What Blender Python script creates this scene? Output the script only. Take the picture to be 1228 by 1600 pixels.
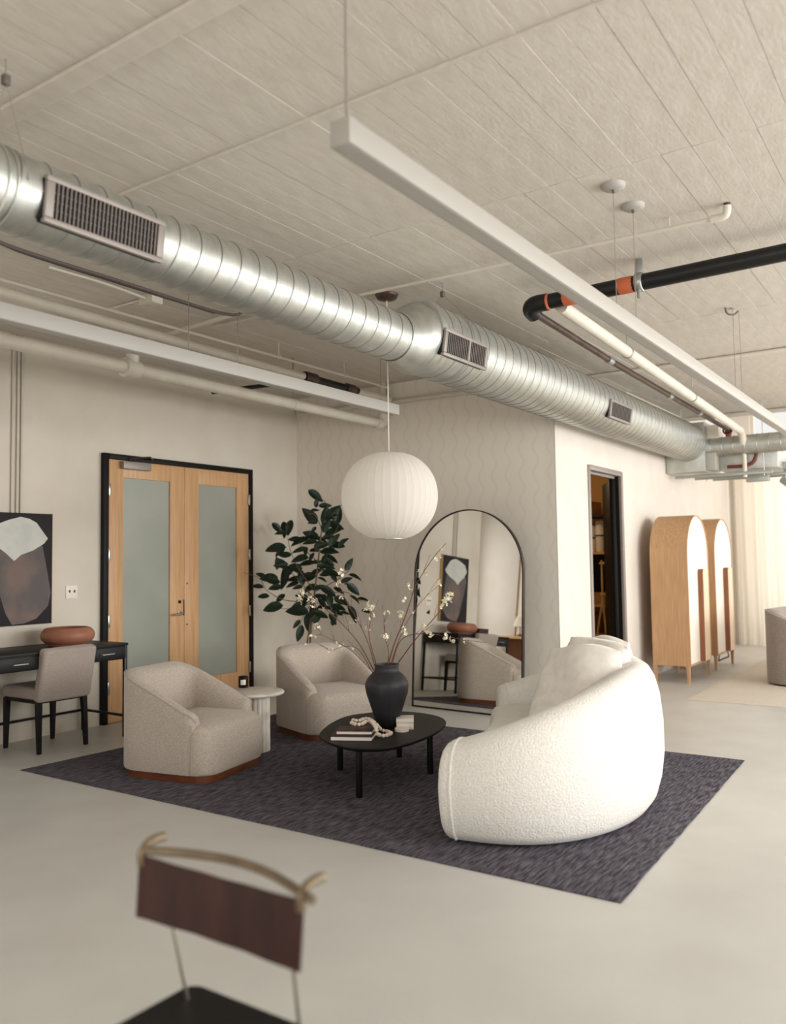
import bpy, bmesh, math, random
from mathutils import Vector, Matrix, Quaternion
from math import sin, cos, pi, sqrt, radians, atan2
random.seed(7)
scene = bpy.context.scene
for o in list(bpy.data.objects):
    bpy.data.objects.remove(o)
C = bpy.context.scene.collection

# ------------------------------------------------------------------ camera
H = 1.44
FPX, YAW, PITCH, ROLL = 1317.75, .5995661, .0588199, -.0141410
fw = Vector((-sin(YAW)*cos(PITCH), cos(YAW)*cos(PITCH), sin(PITCH)))
rt = Vector((cos(YAW), sin(YAW), 0)); up = rt.cross(fw)
rt, up = (cos(ROLL)*rt + sin(ROLL)*up), (-sin(ROLL)*rt + cos(ROLL)*up)
cam = bpy.data.cameras.new('camera'); camo = bpy.data.objects.new('camera', cam); C.objects.link(camo)
cam.sensor_fit = 'HORIZONTAL'; cam.sensor_width = 36; cam.lens = 36*FPX/1228
camo.matrix_world = Matrix(((rt.x, up.x, -fw.x, 0), (rt.y, up.y, -fw.y, 0), (rt.z, up.z, -fw.z, H), (0, 0, 0, 1)))
cam.clip_start = .05; cam.clip_end = 200
cam.dof.use_dof = True; cam.dof.focus_distance = 5.9; cam.dof.aperture_fstop = 1.9
scene.camera = camo
CAM = Vector((0, 0, H))

# ------------------------------------------------------------------ world, lights, exposure
w = bpy.data.worlds.new('world'); scene.world = w; w.use_nodes = True
w.node_tree.nodes['Background'].inputs[0].default_value = (1, .985, .96, 1)
w.node_tree.nodes['Background'].inputs[1].default_value = .8
vs = scene.view_settings
vs.view_transform = 'Standard'; vs.look = 'None'; vs.gamma = 1; vs.use_curve_mapping = False
vs.exposure = .22
def area(name, loc, rot, sx, sy, power, col):
    l = bpy.data.lights.new(name, 'AREA'); l.shape = 'RECTANGLE'; l.size = sx; l.size_y = sy
    l.energy = power; l.color = col
    o = bpy.data.objects.new(name, l); C.objects.link(o); o.location = loc; o.rotation_euler = rot
    return o
# daylight entering through the row of windows in the right-hand wall and the curtained end windows
WIN_R = [(1.1, 3.6), (4.4, 6.9), (7.7, 10.2), (11.0, 13.5)]
for i, (y0, y1) in enumerate(WIN_R):
    area('window_daylight', (4.32, (y0+y1)/2, 1.95), (0, radians(90), 0), 2.3, y1-y0-.1, [140, 215, 200, 150][i], (1, .995, .98))
area('end_window_daylight', (.6, 15.25, 2.1), (radians(-90), 0, 0), 6.8, 3.4, 160, (1, .995, .98))

for x0, x1 in ((-3.9, -.3), (.3, 3.7)):
    area('rear_fill_light', ((x0+x1)/2, -5.14, 1.88), (radians(90), 0, 0), x1-x0-.1, 2.1, 78, (1, .99, .97))  # added fill lights behind the camera, brightening the patterned wall

area('recess_fill_light', (-8.30, 2.3, 1.7), (0, radians(-90), 0), 1.9, 1.5, 22, (1, .99, .97))  # added fill light to brighten the recess end wall shown in the mirror

# ------------------------------------------------------------------ helpers
def ray(x, y):
    return rt*((x-614)/FPX) - up*((y-800)/FPX) + fw
def at(x, y, ax, val):
    """a point of the photograph carried to a known plane of the room"""
    d = ray(x, y); i = 'xyz'.index(ax)
    return CAM + d*((val-CAM[i])/d[i])
def srgb(r, g, b):
    f = lambda c: (c/12.92 if c <= .04045 else ((c+.055)/1.055)**2.4)
    return (f(r/255), f(g/255), f(b/255), 1)
def wm(o):
    m = o.matrix_basis.copy()
    if o.parent: m = wm(o.parent) @ o.matrix_parent_inverse @ m
    return m
def link(o, parent=None, world=False):
    C.objects.link(o)
    if parent is not None:
        o.parent = parent
        if world: o.matrix_parent_inverse = wm(parent).inverted()
    return o
def tag(o, label=None, cat=None, group=None, kind=None):
    if label: o['label'] = label
    if cat: o['category'] = cat
    if group: o['group'] = group
    if kind: o['kind'] = kind
    return o
def thing(name, label, cat, loc=(0, 0, 0), rz=0, group=None):
    o = bpy.data.objects.new(name, None); o.empty_display_size = .1
    o.location = loc; o.rotation_euler = (0, 0, rz); C.objects.link(o)
    return tag(o, label, cat, group)
def mesh(name, V, F, mat, parent=None, smooth=False, world=False, sharp=None):
    m = bpy.data.meshes.new(name); m.from_pydata([tuple(v) for v in V], [], F); m.update()
    bm = bmesh.new(); bm.from_mesh(m); bmesh.ops.recalc_face_normals(bm, faces=bm.faces); bm.to_mesh(m); bm.free()
    if smooth:
        m.polygons.foreach_set('use_smooth', [True]*len(m.polygons))
        if sharp: 
            try: m.set_sharp_from_angle(angle=radians(sharp))
            except Exception: pass
    if mat: m.materials.append(mat)
    return link(bpy.data.objects.new(name, m), parent, world)
def meshdata(name, V, F, mat, smooth=False):
    m = bpy.data.meshes.new(name); m.from_pydata([tuple(v) for v in V], [], F); m.update()
    bm = bmesh.new(); bm.from_mesh(m); bmesh.ops.recalc_face_normals(bm, faces=bm.faces); bm.to_mesh(m); bm.free()
    if smooth: m.polygons.foreach_set('use_smooth', [True]*len(m.polygons))
    if smooth:
        try: m.set_sharp_from_angle(angle=radians(50))
        except Exception: pass
    m.materials.append(mat); return m
def inst(name, data, parent=None, loc=(0, 0, 0), rot=(0, 0, 0), scale=(1, 1, 1), world=False):
    o = bpy.data.objects.new(name, data); o.location = loc; o.rotation_euler = rot; o.scale = scale
    return link(o, parent, world)
def boxdata(name, size, mat, bev=0, seg=2):
    bm = bmesh.new(); bmesh.ops.create_cube(bm, size=1)
    for v in bm.verts: v.co = Vector((v.co.x*size[0], v.co.y*size[1], v.co.z*size[2]))
    if bev: bmesh.ops.bevel(bm, geom=bm.edges[:], offset=bev, segments=seg, affect='EDGES', profile=.5)
    m = bpy.data.meshes.new(name); bm.to_mesh(m); bm.free()
    if bev:
        m.polygons.foreach_set('use_smooth', [True]*len(m.polygons))
        try: m.set_sharp_from_angle(angle=radians(40))
        except Exception: pass
    m.materials.append(mat); return m
def box(name, lo, hi, mat, parent=None, bev=0, world=False, seg=2):
    c = [(a+b)/2 for a, b in zip(lo, hi)]; s = [abs(b-a) for a, b in zip(lo, hi)]
    return inst(name, boxdata(name, s, mat, bev, seg), parent, c, world=world)
def obox(name, c, size, mat, parent=None, rot=(0, 0, 0), bev=0, world=False):
    return inst(name, boxdata(name, size, mat, bev), parent, c, rot, world=world)
def tubegeo(pts, r, seg=10, caps=True):
    P = [Vector(p) for p in pts]; n = len(P)
    rs = r if isinstance(r, (list, tuple)) else [r]*n
    T = []
    for i in range(n):
        t = (P[min(i+1, n-1)] - P[max(i-1, 0)])
        T.append(t.normalized())
    a = Vector((0, 0, 1)) if abs(T[0].z) < .9 else Vector((1, 0, 0))
    u = T[0].cross(a).normalized(); V = []; F = []
    for i in range(n):
        if i:
            u = (u - T[i]*u.dot(T[i])); u = u.normalized() if u.length > 1e-6 else T[i].orthogonal().normalized()
        v = T[i].cross(u)
        for k in range(seg):
            th = 2*pi*k/seg; V.append(P[i] + (u*cos(th) + v*sin(th))*rs[i])
    for i in range(n-1):
        for k in range(seg):
            k2 = (k+1) % seg; F.append((i*seg+k, i*seg+k2, (i+1)*seg+k2, (i+1)*seg+k))
    if caps: F.append(tuple(range(seg))[::-1]); F.append(tuple((n-1)*seg+k for k in range(seg)))
    return V, F
def tube(name, pts, r, mat, parent=None, seg=10, world=False, smooth=True):
    V, F = tubegeo(pts, r, seg); return mesh(name, V, F, mat, parent, smooth, world, sharp=50)
def smoothpts(pts, n=6):
    """Catmull-Rom through the points"""
    P = [Vector(p) for p in pts]; P = [P[0]*2-P[1]] + P + [P[-1]*2-P[-2]]; out = []
    for i in range(1, len(P)-2):
        for k in range(n):
            t = k/n; a, b, c, d = P[i-1], P[i], P[i+1], P[i+2]
            out.append(.5*((2*b) + (c-a)*t + (2*a-5*b+4*c-d)*t*t + (3*b-a-3*c+d)*t**3))
    out.append(P[-2]); return out
def lathegeo(prof, seg=32):
    V = []; F = []; n = len(prof)
    for r, z in prof:
        for k in range(seg):
            th = 2*pi*k/seg; V.append((r*cos(th), r*sin(th), z))
    for i in range(n-1):
        for k in range(seg):
            k2 = (k+1) % seg; F.append((i*seg+k, i*seg+k2, (i+1)*seg+k2, (i+1)*seg+k))
    F.append(tuple(range(seg))[::-1]); F.append(tuple((n-1)*seg+k for k in range(seg)))
    return V, F
def lathe(name, prof, mat, parent=None, seg=32, loc=(0, 0, 0), world=False, sharp=45):
    V, F = lathegeo(prof, seg); o = mesh(name, V, F, mat, parent, True, world, sharp); o.location = loc; return o
def prismgeo(poly, z0, z1):
    n = len(poly); V = [(x, y, z0) for x, y in poly] + [(x, y, z1) for x, y in poly]
    F = [tuple(range(n))[::-1], tuple(range(n, 2*n))] + [(i, (i+1) % n, n+(i+1) % n, n+i) for i in range(n)]
    return V, F
def copytree(o, parent=None):
    c = o.copy(); C.objects.link(c)
    if parent is not None: c.parent = parent
    for ch in list(o.children): copytree(ch, c)
    return c
def grid_faces(nr, nc, wrap=False):
    F = []
    for i in range(nr-1):
        for j in range(nc if wrap else nc-1):
            j2 = (j+1) % nc; F.append((i*nc+j, i*nc+j2, (i+1)*nc+j2, (i+1)*nc+j))
    return F

# ------------------------------------------------------------------ materials
MATS = {}
def mat(name, col, rough=.6, metal=0, col2=None, nscale=8, stretch=(1, 1, 1), detail=4, bump=0, bscale=60, bstretch=None,
        contrast=(.35, .65), spec=.5, sheen=0, trans=0, ior=1.45, coat=0, emit=None, estr=0, subs=0, rough2=None):
    m = bpy.data.materials.new(name); m.use_nodes = True; nt = m.node_tree; N = nt.nodes; L = nt.links
    b = N['Principled BSDF']
    b.inputs['Base Color'].default_value = col; b.inputs['Roughness'].default_value = rough
    b.inputs['Metallic'].default_value = metal; b.inputs['Specular IOR Level'].default_value = spec
    b.inputs['Sheen Weight'].default_value = sheen; b.inputs['Transmission Weight'].default_value = trans
    b.inputs['IOR'].default_value = ior; b.inputs['Coat Weight'].default_value = coat
    if emit: b.inputs['Emission Color'].default_value = emit; b.inputs['Emission Strength'].default_value = estr
    tc = N.new('ShaderNodeTexCoord')
    if col2:
        mp = N.new('ShaderNodeMapping'); mp.inputs['Scale'].default_value = stretch; L.new(tc.outputs['Object'], mp.inputs[0])
        nz = N.new('ShaderNodeTexNoise'); nz.inputs['Scale'].default_value = nscale; nz.inputs['Detail'].default_value = detail
        L.new(mp.outputs[0], nz.inputs['Vector'])
        cr = N.new('ShaderNodeValToRGB'); cr.color_ramp.elements[0].position = contrast[0]; cr.color_ramp.elements[1].position = contrast[1]
        cr.color_ramp.elements[0].color = col; cr.color_ramp.elements[1].color = col2
        L.new(nz.outputs['Fac'], cr.inputs[0]); L.new(cr.outputs[0], b.inputs['Base Color'])
        if rough2 is not None:
            mr = N.new('ShaderNodeMapRange'); mr.inputs[3].default_value = rough; mr.inputs[4].default_value = rough2
            L.new(nz.outputs['Fac'], mr.inputs[0]); L.new(mr.outputs[0], b.inputs['Roughness'])
    if bump:
        mp2 = N.new('ShaderNodeMapping'); mp2.inputs['Scale'].default_value = bstretch or (1, 1, 1); L.new(tc.outputs['Object'], mp2.inputs[0])
        n2 = N.new('ShaderNodeTexNoise'); n2.inputs['Scale'].default_value = bscale; n2.inputs['Detail'].default_value = 3
        L.new(mp2.outputs[0], n2.inputs['Vector'])
        bp = N.new('ShaderNodeBump'); bp.inputs['Strength'].default_value = bump; bp.inputs['Distance'].default_value = .01
        L.new(n2.outputs['Fac'], bp.inputs['Height']); L.new(bp.outputs[0], b.inputs['Normal'])
    MATS[name] = m; return m
M_wall = mat('wall_plaster', srgb(220, 212, 198), .85, col2=srgb(215, 206, 192), nscale=3, bump=.12, bscale=90)
M_white = mat('white_wall', srgb(216, 209, 200), .85, col2=srgb(212, 204, 194), nscale=3, bump=.1, bscale=90)
M_ceil = mat('painted_concrete', srgb(208, 201, 190), .8, col2=srgb(200, 192, 180), nscale=5, bump=.22, bscale=26, stretch=(3, 1, 1), bstretch=(2.2, .8, 1))
M_floor = mat('polished_concrete', srgb(199, 198, 193), .32, col2=srgb(193, 191, 186), nscale=2.2, detail=6, bump=.03, bscale=40, spec=.45, rough2=.45)
M_paint = mat('pipe_paint', srgb(214, 207, 194), .5, col2=srgb(208, 200, 186), nscale=6)
M_fix = mat('fixture_white', srgb(168, 164, 157), .5)
M_black = mat('black_frame', srgb(10, 9, 10), .55, spec=.3)
M_blackm = mat('black_metal', srgb(13, 12, 13), .35, metal=.3)
M_maple = mat('maple', srgb(212, 170, 126), .42, col2=srgb(196, 152, 108), nscale=5, stretch=(7, 7, .5), detail=6, bump=.02, bscale=60, bstretch=(4, 4, .3))
M_frost = mat('frosted_glass', srgb(160, 163, 152), .3, col2=srgb(152, 156, 146), nscale=2, bump=.05, bscale=300)
M_brass = mat('brushed_nickel', srgb(190, 184, 172), .3, metal=1)
M_galv = mat('galvanized', srgb(202, 203, 197), .42, metal=.93, col2=srgb(184, 187, 182), nscale=9, stretch=(1, 2.2, 1), detail=3, bump=.05, bscale=14, rough2=.5)
M_seam = mat('seam_metal', srgb(150, 152, 150), .4, metal=.9)
M_grille = mat('grille_metal', srgb(152, 144, 138), .5, metal=.35)
M_slat = mat('slat_metal', srgb(112, 104, 100), .5, metal=.3)
M_dark = mat('dark_inside', srgb(28, 24, 22), .8)
M_taupe = mat('taupe_weave', srgb(192, 180, 168), .95, col2=srgb(168, 156, 144), nscale=70, stretch=(1, 1, 3), detail=3, bump=.35, bscale=180, bstretch=(1, 1, 2.5), sheen=.25)
M_taupe2 = mat('taupe_smooth', srgb(172, 159, 150), .95, col2=srgb(158, 146, 137), nscale=90, bump=.15, bscale=200, sheen=.2)
M_walnut = mat('walnut', srgb(112, 62, 34), .4, col2=srgb(84, 44, 24), nscale=6, stretch=(1, 1, 5), detail=5)
M_boucle = mat('boucle', srgb(236, 233, 227), .95, col2=srgb(222, 217, 209), nscale=120, detail=2, bump=.7, bscale=95, sheen=.3)
M_pillow = mat('pillow_linen', srgb(240, 235, 228), .95, col2=srgb(228, 221, 212), nscale=14, bump=.25, bscale=60, sheen=.3)
M_rug = mat('rug_wool', srgb(64, 61, 69), .97, col2=srgb(112, 108, 116), nscale=3, stretch=(26, 3.2, 1), detail=10, contrast=(.40, .66), bump=.5, bscale=70, bstretch=(3, .7, 1), spec=.1)
M_rug2 = mat('cream_rug', srgb(214, 206, 194), .97, col2=srgb(206, 196, 183), nscale=60, bump=.4, bscale=120, spec=.1)
M_ebony = mat('ebony_wood', srgb(22, 20, 20), .5, spec=.35, col2=srgb(16, 15, 15), nscale=7, stretch=(2, 14, 2), detail=5, bump=.08, bscale=50, bstretch=(1, 9, 1))
M_vase = mat('charcoal_ceramic', srgb(42, 41, 46), .5, col2=srgb(28, 28, 34), nscale=7, bump=.15, bscale=70)
M_terra = mat('terracotta', srgb(166, 114, 90), .5, col2=srgb(152, 100, 78), nscale=8, bump=.06, bscale=50)
M_marble = mat('travertine', srgb(222, 216, 206), .35, col2=srgb(180, 172, 160), nscale=9, detail=8, contrast=(.45, .8), bump=.1, bscale=30)
M_paper = mat('paper', srgb(232, 226, 218), .8)
M_bookc = mat('book_cover', srgb(86, 52, 46), .5, col2=srgb(40, 32, 34), nscale=12, contrast=(.45, .55))
M_bookd = mat('book_cover_dark', srgb(58, 30, 30), .5)
M_bead = mat('wood_bead', srgb(228, 216, 198), .6, col2=srgb(214, 198, 176), nscale=30)
M_wbox = mat('white_box', srgb(226, 216, 206), .6)
M_leaf = mat('leaf_green', srgb(30, 48, 30), .42, col2=srgb(20, 34, 22), nscale=9, spec=.4)
M_leafd = mat('leaf_underside', srgb(70, 72, 48), .5)
M_trunk = mat('plant_bark', srgb(128, 104, 78), .8, col2=srgb(96, 78, 58), nscale=30, bump=.3, bscale=60)
M_stem = mat('red_twig', srgb(112, 62, 52), .65, col2=srgb(86, 48, 42), nscale=30)
M_bloss = mat('blossom', srgb(238, 232, 214), .7, col2=srgb(224, 214, 178), nscale=60)
M_bud = mat('blossom_center', srgb(176, 168, 92), .7)
M_oak = mat('cabinet_oak', srgb(200, 160, 120), .5, col2=srgb(186, 144, 104), nscale=6, stretch=(8, 8, .5), detail=6)
M_oakd = mat('handle_oak', srgb(140, 88, 58), .5, col2=srgb(122, 74, 48), nscale=6, stretch=(8, 8, .5))
M_cream = mat('cream_lacquer', srgb(240, 232, 220), .45)
M_peach = mat('pale_oak_veneer', srgb(230, 206, 180), .5, col2=srgb(222, 196, 168), nscale=6, stretch=(8, 8, .5))
M_leather = mat('brown_leather', srgb(70, 36, 30), .55, col2=srgb(48, 24, 22), nscale=5, stretch=(3, 1, .6), bump=.1, bscale=60)
M_antq = mat('antique_brass', srgb(138, 122, 100), .42, metal=.75, col2=srgb(112, 98, 80), nscale=12)
M_pipeblk = mat('cast_iron', srgb(13, 12, 13), .45)
M_orange = mat('orange_label', srgb(198, 104, 66), .6)
M_copper = mat('aged_copper', srgb(92, 74, 66), .4, metal=.5, col2=srgb(70, 54, 50), nscale=6)
M_steel = mat('steel', srgb(170, 172, 168), .4, metal=.8)
M_tan = mat('tan_wall', srgb(178, 138, 88), .85)
M_cardb = mat('cardboard', srgb(170, 122, 74), .8, col2=srgb(154, 108, 62), nscale=8)
M_ltwood = mat('light_wood', srgb(206, 170, 118), .6, col2=srgb(190, 152, 100), nscale=7, stretch=(6, 6, .6))
M_redpipe = mat('red_primer', srgb(104, 48, 40), .55)
M_cable = mat('cable_grey', srgb(140, 132, 122), .6)
M_conduit_dk = mat('dark_conduit', srgb(98, 90, 84), .55)
M_candle = mat('candle_glass', srgb(18, 17, 18), .15)
M_soil = mat('soil', srgb(52, 40, 32), .95)
M_pot = mat('planter_clay', srgb(120, 110, 100), .7, col2=srgb(104, 96, 88), nscale=10)
M_bronze = mat('bronze_frame', srgb(40, 30, 26), .4, metal=.4)
M_art_bg = mat('art_black', srgb(36, 32, 36), .75)
M_art_white = mat('art_white', srgb(214, 214, 206), .8, col2=srgb(196, 198, 192), nscale=6)
M_art_brown = mat('art_brown', srgb(98, 92, 92), .8, col2=srgb(122, 106, 98), nscale=3.2, detail=6, contrast=(.42, .62))
M_shade = mat('linen_shade', srgb(226, 216, 198), .9)
M_cush = mat('pale_cushion', srgb(222, 214, 204), .95, bump=.2, bscale=80)
def mirror_mat():
    m = bpy.data.materials.new('silvered_glass'); m.use_nodes = True; b = m.node_tree.nodes['Principled BSDF']
    b.inputs['Base Color'].default_value = (.86, .86, .83, 1); b.inputs['Metallic'].default_value = 1; b.inputs['Roughness'].default_value = .01
    return m
M_mirror = mirror_mat()
def curtain_mat():
    m = bpy.data.materials.new('sheer_linen'); m.use_nodes = True; nt = m.node_tree; N = nt.nodes; N.clear()
    o = N.new('ShaderNodeOutputMaterial'); d = N.new('ShaderNodeBsdfDiffuse'); t = N.new('ShaderNodeBsdfTranslucent'); x = N.new('ShaderNodeMixShader')
    d.inputs[0].default_value = srgb(232, 225, 213); t.inputs[0].default_value = srgb(232, 222, 206); x.inputs[0].default_value = .4
    nt.links.new(d.outputs[0], x.inputs[1]); nt.links.new(t.outputs[0], x.inputs[2]); nt.links.new(x.outputs[0], o.inputs[0])
    return m
M_curtain = curtain_mat()
M_lamp = curtain_mat(); M_lamp.name = 'lantern_skin'
for n_ in M_lamp.node_tree.nodes:
    if n_.type == 'MIX_SHADER': n_.inputs[0].default_value = .5
    if n_.type in ('BSDF_DIFFUSE', 'BSDF_TRANSLUCENT'): n_.inputs[0].default_value = srgb(247, 243, 237)
def wallpaper_mat():
    m = bpy.data.materials.new('scalloped_wallpaper'); m.use_nodes = True; nt = m.node_tree; N = nt.nodes; L = nt.links
    b = N['Principled BSDF']; b.inputs['Roughness'].default_value = .85
    tc = N.new('ShaderNodeTexCoord'); sp = N.new('ShaderNodeSeparateXYZ'); L.new(tc.outputs['Object'], sp.inputs[0])
    def M(op, a, bb=None, c=None):
        n = N.new('ShaderNodeMath'); n.operation = op
        for i, v in enumerate((a, bb, c)):
            if v is None: continue
            if isinstance(v, (int, float)): n.inputs[i].default_value = v
            else: L.new(v, n.inputs[i])
        return n.outputs[0]
    X, Z = sp.outputs[0], sp.outputs[2]
    wob = M('MULTIPLY', M('SINE', M('MULTIPLY', Z, 2*pi/.26)), .028)
    u = M('DIVIDE', M('ADD', X, wob), .152)
    fr = M('FRACT', u)
    edge = M('MULTIPLY', M('LESS_THAN', M('ABSOLUTE', M('SUBTRACT', fr, .5)), .10), .65)
    # fine fanned strokes inside every column, flipping from column to column
    par = M('SUBTRACT', M('MULTIPLY', M('MODULO', M('FLOOR', u), 2), 2), 1)
    st = M('SINE', M('MULTIPLY', M('ADD', M('MULTIPLY', fr, par), M('MULTIPLY', Z, 9)), 62))
    stroke = M('MULTIPLY', M('GREATER_THAN', st, .2), .45)
    fac = M('MAXIMUM', edge, stroke)
    mix = N.new('ShaderNodeMix'); mix.data_type = 'RGBA'
    mix.inputs[6].default_value = srgb(238, 230, 218); mix.inputs[7].default_value = srgb(228, 218, 205)
    L.new(fac, mix.inputs[0]); L.new(mix.outputs[2], b.inputs['Base Color'])
    return m
M_paperwall = wallpaper_mat()

# ------------------------------------------------------------------ structure
XL, YB, XR, CE = -6.582, 7.610, -3.284, 3.405
XE, YE, YS = 4.2, 14.85, -5.0          # right wall, far end wall, wall behind the camera
YC, XC, YJ = 3.40, -8.2, 1.2           # left wall ends here, recess back, recess end wall
ZH, YST = 4.15, 12.35                  # raised bay in front of the end windows
def struct(o): o['kind'] = 'structure'; return o
struct(box('floor', (XC-.2, YS-.2, -.12), (XE+.2, YE+.2, 0), M_floor))
cl = struct(box('ceiling', (XC-.2, YS-.2, CE+.004), (XE+.2, YST, CE+.2), M_ceil))
# board-marked underside: individual form boards, running away from the camera
bw, rows = .146, [(1.0, 4.05), (4.05, 7.0), (7.0, 9.7), (9.7, 12.34)]
bdata = [boxdata('board', (bw-.0016, y1-y0-.002, .012), M_ceil, .0012, 1) for y0, y1 in rows]
nb = int((-.05-(XL+.02))/bw)
for j, (y0, y1) in enumerate(rows):
    for i in range(nb):
        x = XL+.02+(i+.5)*bw
        if y0 >= YB-.2 and x < XR+.1: continue
        if y0 < 7.1 < y1 and False: continue
        yy0, yy1 = y0, y1
        o = inst('board', bdata[j], cl, (x, (y0+y1)/2, CE-.001+random.uniform(-.0014, .0014)), (0, random.uniform(-.0045, .0045), 0), world=True)
struct(box('wall_left', (XL-.15, YC, 0), (XL, YB+.15, CE+.004), M_wall))
struct(box('wall_back', (XL, YB, 0), (XR-.012, YB+.12, CE+.004), M_paperwall))
# the white wall with its doorway
D0, D1, DZ = 8.43, 9.475, 2.43
ww = struct(box('wall_side', (XR-.12, YB, 0), (XR, D0, ZH), M_white))
box('wall_panel', (XR-.12, D1, 0), (XR, YE, ZH), M_white, ww, world=True)
box('wall_lintel', (XR-.12, D0, DZ), (XR, D1, ZH), M_white, ww, world=True)
struct(box('wall_recess_return', (XC, YC, 0), (XL, YC+.12, CE+.004), M_wall))
rbk = struct(box('wall_recess_back', (XC-.12, YJ, 0), (XC, YC+.12, .7), M_wall))
box('wall_head', (XC-.12, YJ, 2.7), (XC, YC+.12, CE+.004), M_wall, rbk, world=True)
for a, b_ in ((YJ, 1.5), (3.1, YC+.12)): box('wall_pier', (XC-.12, a, .7), (XC, b_, 2.7), M_wall, rbk, world=True)
wn = struct(thing('window_8', None, None, (XC-.06, 2.3, .7)))  # added window, unseen, framing the recess fill light
for t in (0, .5, 1): box('mullion', (XC-.08, 1.5+1.56*t, .7), (XC-.04, 1.54+1.56*t, 2.7), M_black, wn, world=True)
struct(box('wall_recess_end', (XC, YJ-.12, 0), (-4.4, YJ, CE+.004), M_white))
struct(box('wall_near_left', (-4.4, YS, 0), (-4.28, YJ, CE+.004), M_wall))
wb_ = struct(box('wall_behind_camera', (-4.4, YS-.12, 0), (XE, YS, .75), M_wall))
box('wall_head', (-4.4, YS-.12, 3.0), (XE, YS, CE+.004), M_wall, wb_, world=True)
for a, b_ in ((-4.4, -3.9), (-.3, .3), (3.7, XE)): box('wall_pier', (a, YS-.12, .75), (b_, YS, 3.0), M_wall, wb_, world=True)
for k, (a, b_) in enumerate(((-3.9, -.3), (.3, 3.7))):
    wn = struct(thing('window_%d' % (k+6), None, None, ((a+b_)/2, YS-.06, .75)))  # added windows, out of view, framing the rear fill lights
    for t in (0, 1/3, 2/3, 1): box('mullion', (a+(b_-a-.04)*t, YS-.08, .75), (a+(b_-a-.04)*t+.04, YS-.04, 3.0), M_black, wn, world=True)
    for z in (.75, 2.96): box('window_frame', (a, YS-.08, z), (b_, YS-.04, z+.04), M_black, wn, world=True)
# right wall with its windows
wr = struct(box('wall_right', (XE, YS, 0), (XE+.15, WIN_R[0][0], ZH), M_white))
ys = [w_[1] for w_ in WIN_R] ; ye = [w_[0] for w_ in WIN_R[1:]] + [YE]
for a, b_ in zip(ys, ye): box('wall_pier', (XE, a, 0), (XE+.15, b_, ZH), M_white, wr, world=True)
for k, (a, b_) in enumerate(WIN_R):
    box('wall_sill', (XE, a, 0), (XE+.15, b_, .78), M_white, wr, world=True)
    box('wall_head', (XE, a, 3.12), (XE+.15, b_, ZH), M_white, wr, world=True)
    wn = struct(thing('window_%d' % (k+1), None, None, (XE+.05, (a+b_)/2, .78)))
    box('window_frame', (XE+.03, a, .78), (XE+.07, a+.05, 3.12), M_black, wn, world=True)
    box('window_frame', (XE+.03, b_-.05, .78), (XE+.07, b_, 3.12), M_black, wn, world=True)
    box('window_frame', (XE+.03, a, .78), (XE+.07, b_, .83), M_black, wn, world=True)
    box('window_frame', (XE+.03, a, 3.07), (XE+.07, b_, 3.12), M_black, wn, world=True)
    for t in (1/3, 2/3): box('mullion', (XE+.035, a+(b_-a)*t-.015, .83), (XE+.065, a+(b_-a)*t+.015, 3.07), M_black, wn, world=True)
    box('mullion', (XE+.035, a+.05, 1.95), (XE+.065, b_-.05, 1.98), M_black, wn, world=True)
# far end: raised bay, wide window behind sheer curtains
struct(box('ceiling_bay', (XR-.12, YST, ZH), (XE+.15, YE+.15, ZH+.12), M_ceil))
struct(box('wall_bay_step', (XR-.12, YST-.1, CE+.2), (XE+.15, YST, ZH), M_white))
we = struct(box('wall_end', (XR, YE, 0), (-2.95, YE+.15, ZH), M_white))
box('wall_head', (-2.95, YE, 3.98), (XE, YE+.15, ZH), M_white, we, world=True)
wn = struct(thing('window_5', None, None, (.6, YE+.08, 0)))
for x in (-2.95, -1.2, .6, 2.4, 4.14): box('window_frame', (x, YE+.05, 0), (x+.06, YE+.1, 3.98), M_black if False else M_white, wn, world=True)
for z in (0, 3.92): box('window_frame', (-2.95, YE+.05, z), (4.2, YE+.1, z+.06), M_white, wn, world=True)
# storage room behind the doorway
SX, SY = -5.6, 11.5
struct(box('wall_storage_far', (SX, SY, 0), (XR-.12, SY+.1, 3.0), M_tan))
struct(box('wall_storage_left', (SX-.1, YB+.12, 0), (SX, SY+.1, 3.0), M_tan))
struct(box('ceiling_storage', (SX-.1, YB+.12, 2.85), (XR-.12, SY+.1, 2.95), M_white))

# ------------------------------------------------------------------ double door in the left wall
dr = struct(thing('door_1', None, None, (XL, 5.842, 0)))
X0 = XL+.001
F0, F1, FZ = 4.868, 6.815, 2.48
for lo, hi in (((X0, F0, 0), (X0+.05, F0+.056, FZ)), ((X0, F1-.052, 0), (X0+.05, F1, FZ)), ((X0, F0+.056, FZ-.05), (X0+.05, F1-.052, FZ))):
    box('door_frame', lo, hi, M_black, dr, .004, world=True)
def leaf(y0, y1, g0, g1):
    lf = thing('door_leaf', None, None, (X0, (y0+y1)/2, 0)); lf.parent = dr; lf.matrix_parent_inverse = wm(dr).inverted()
    xa, xb = X0, X0+.034
    box('stile', (xa, y0, .008), (xb, g0, FZ-.053), M_maple, lf, .002, world=True)
    box('stile', (xa, g1, .008), (xb, y1, FZ-.053), M_maple, lf, .002, world=True)
    box('rail', (xa, g0, .008), (xb-.001, g1, .285), M_maple, lf, .002, world=True)
    box('rail', (xa, g0, 2.265), (xb-.001, g1, FZ-.053), M_maple, lf, .002, world=True)
    box('glass_pane', (xa, g0, .285), (xa+.016, g1, 2.265), M_frost, lf, world=True)
    return lf
l1 = leaf(F0+.06, 5.839, 5.093, 5.655); l2 = leaf(5.843, F1-.056, 6.03, 6.578)
hg = boxdata('hinge', (.012, .022, .115), M_brass, .003)
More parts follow.
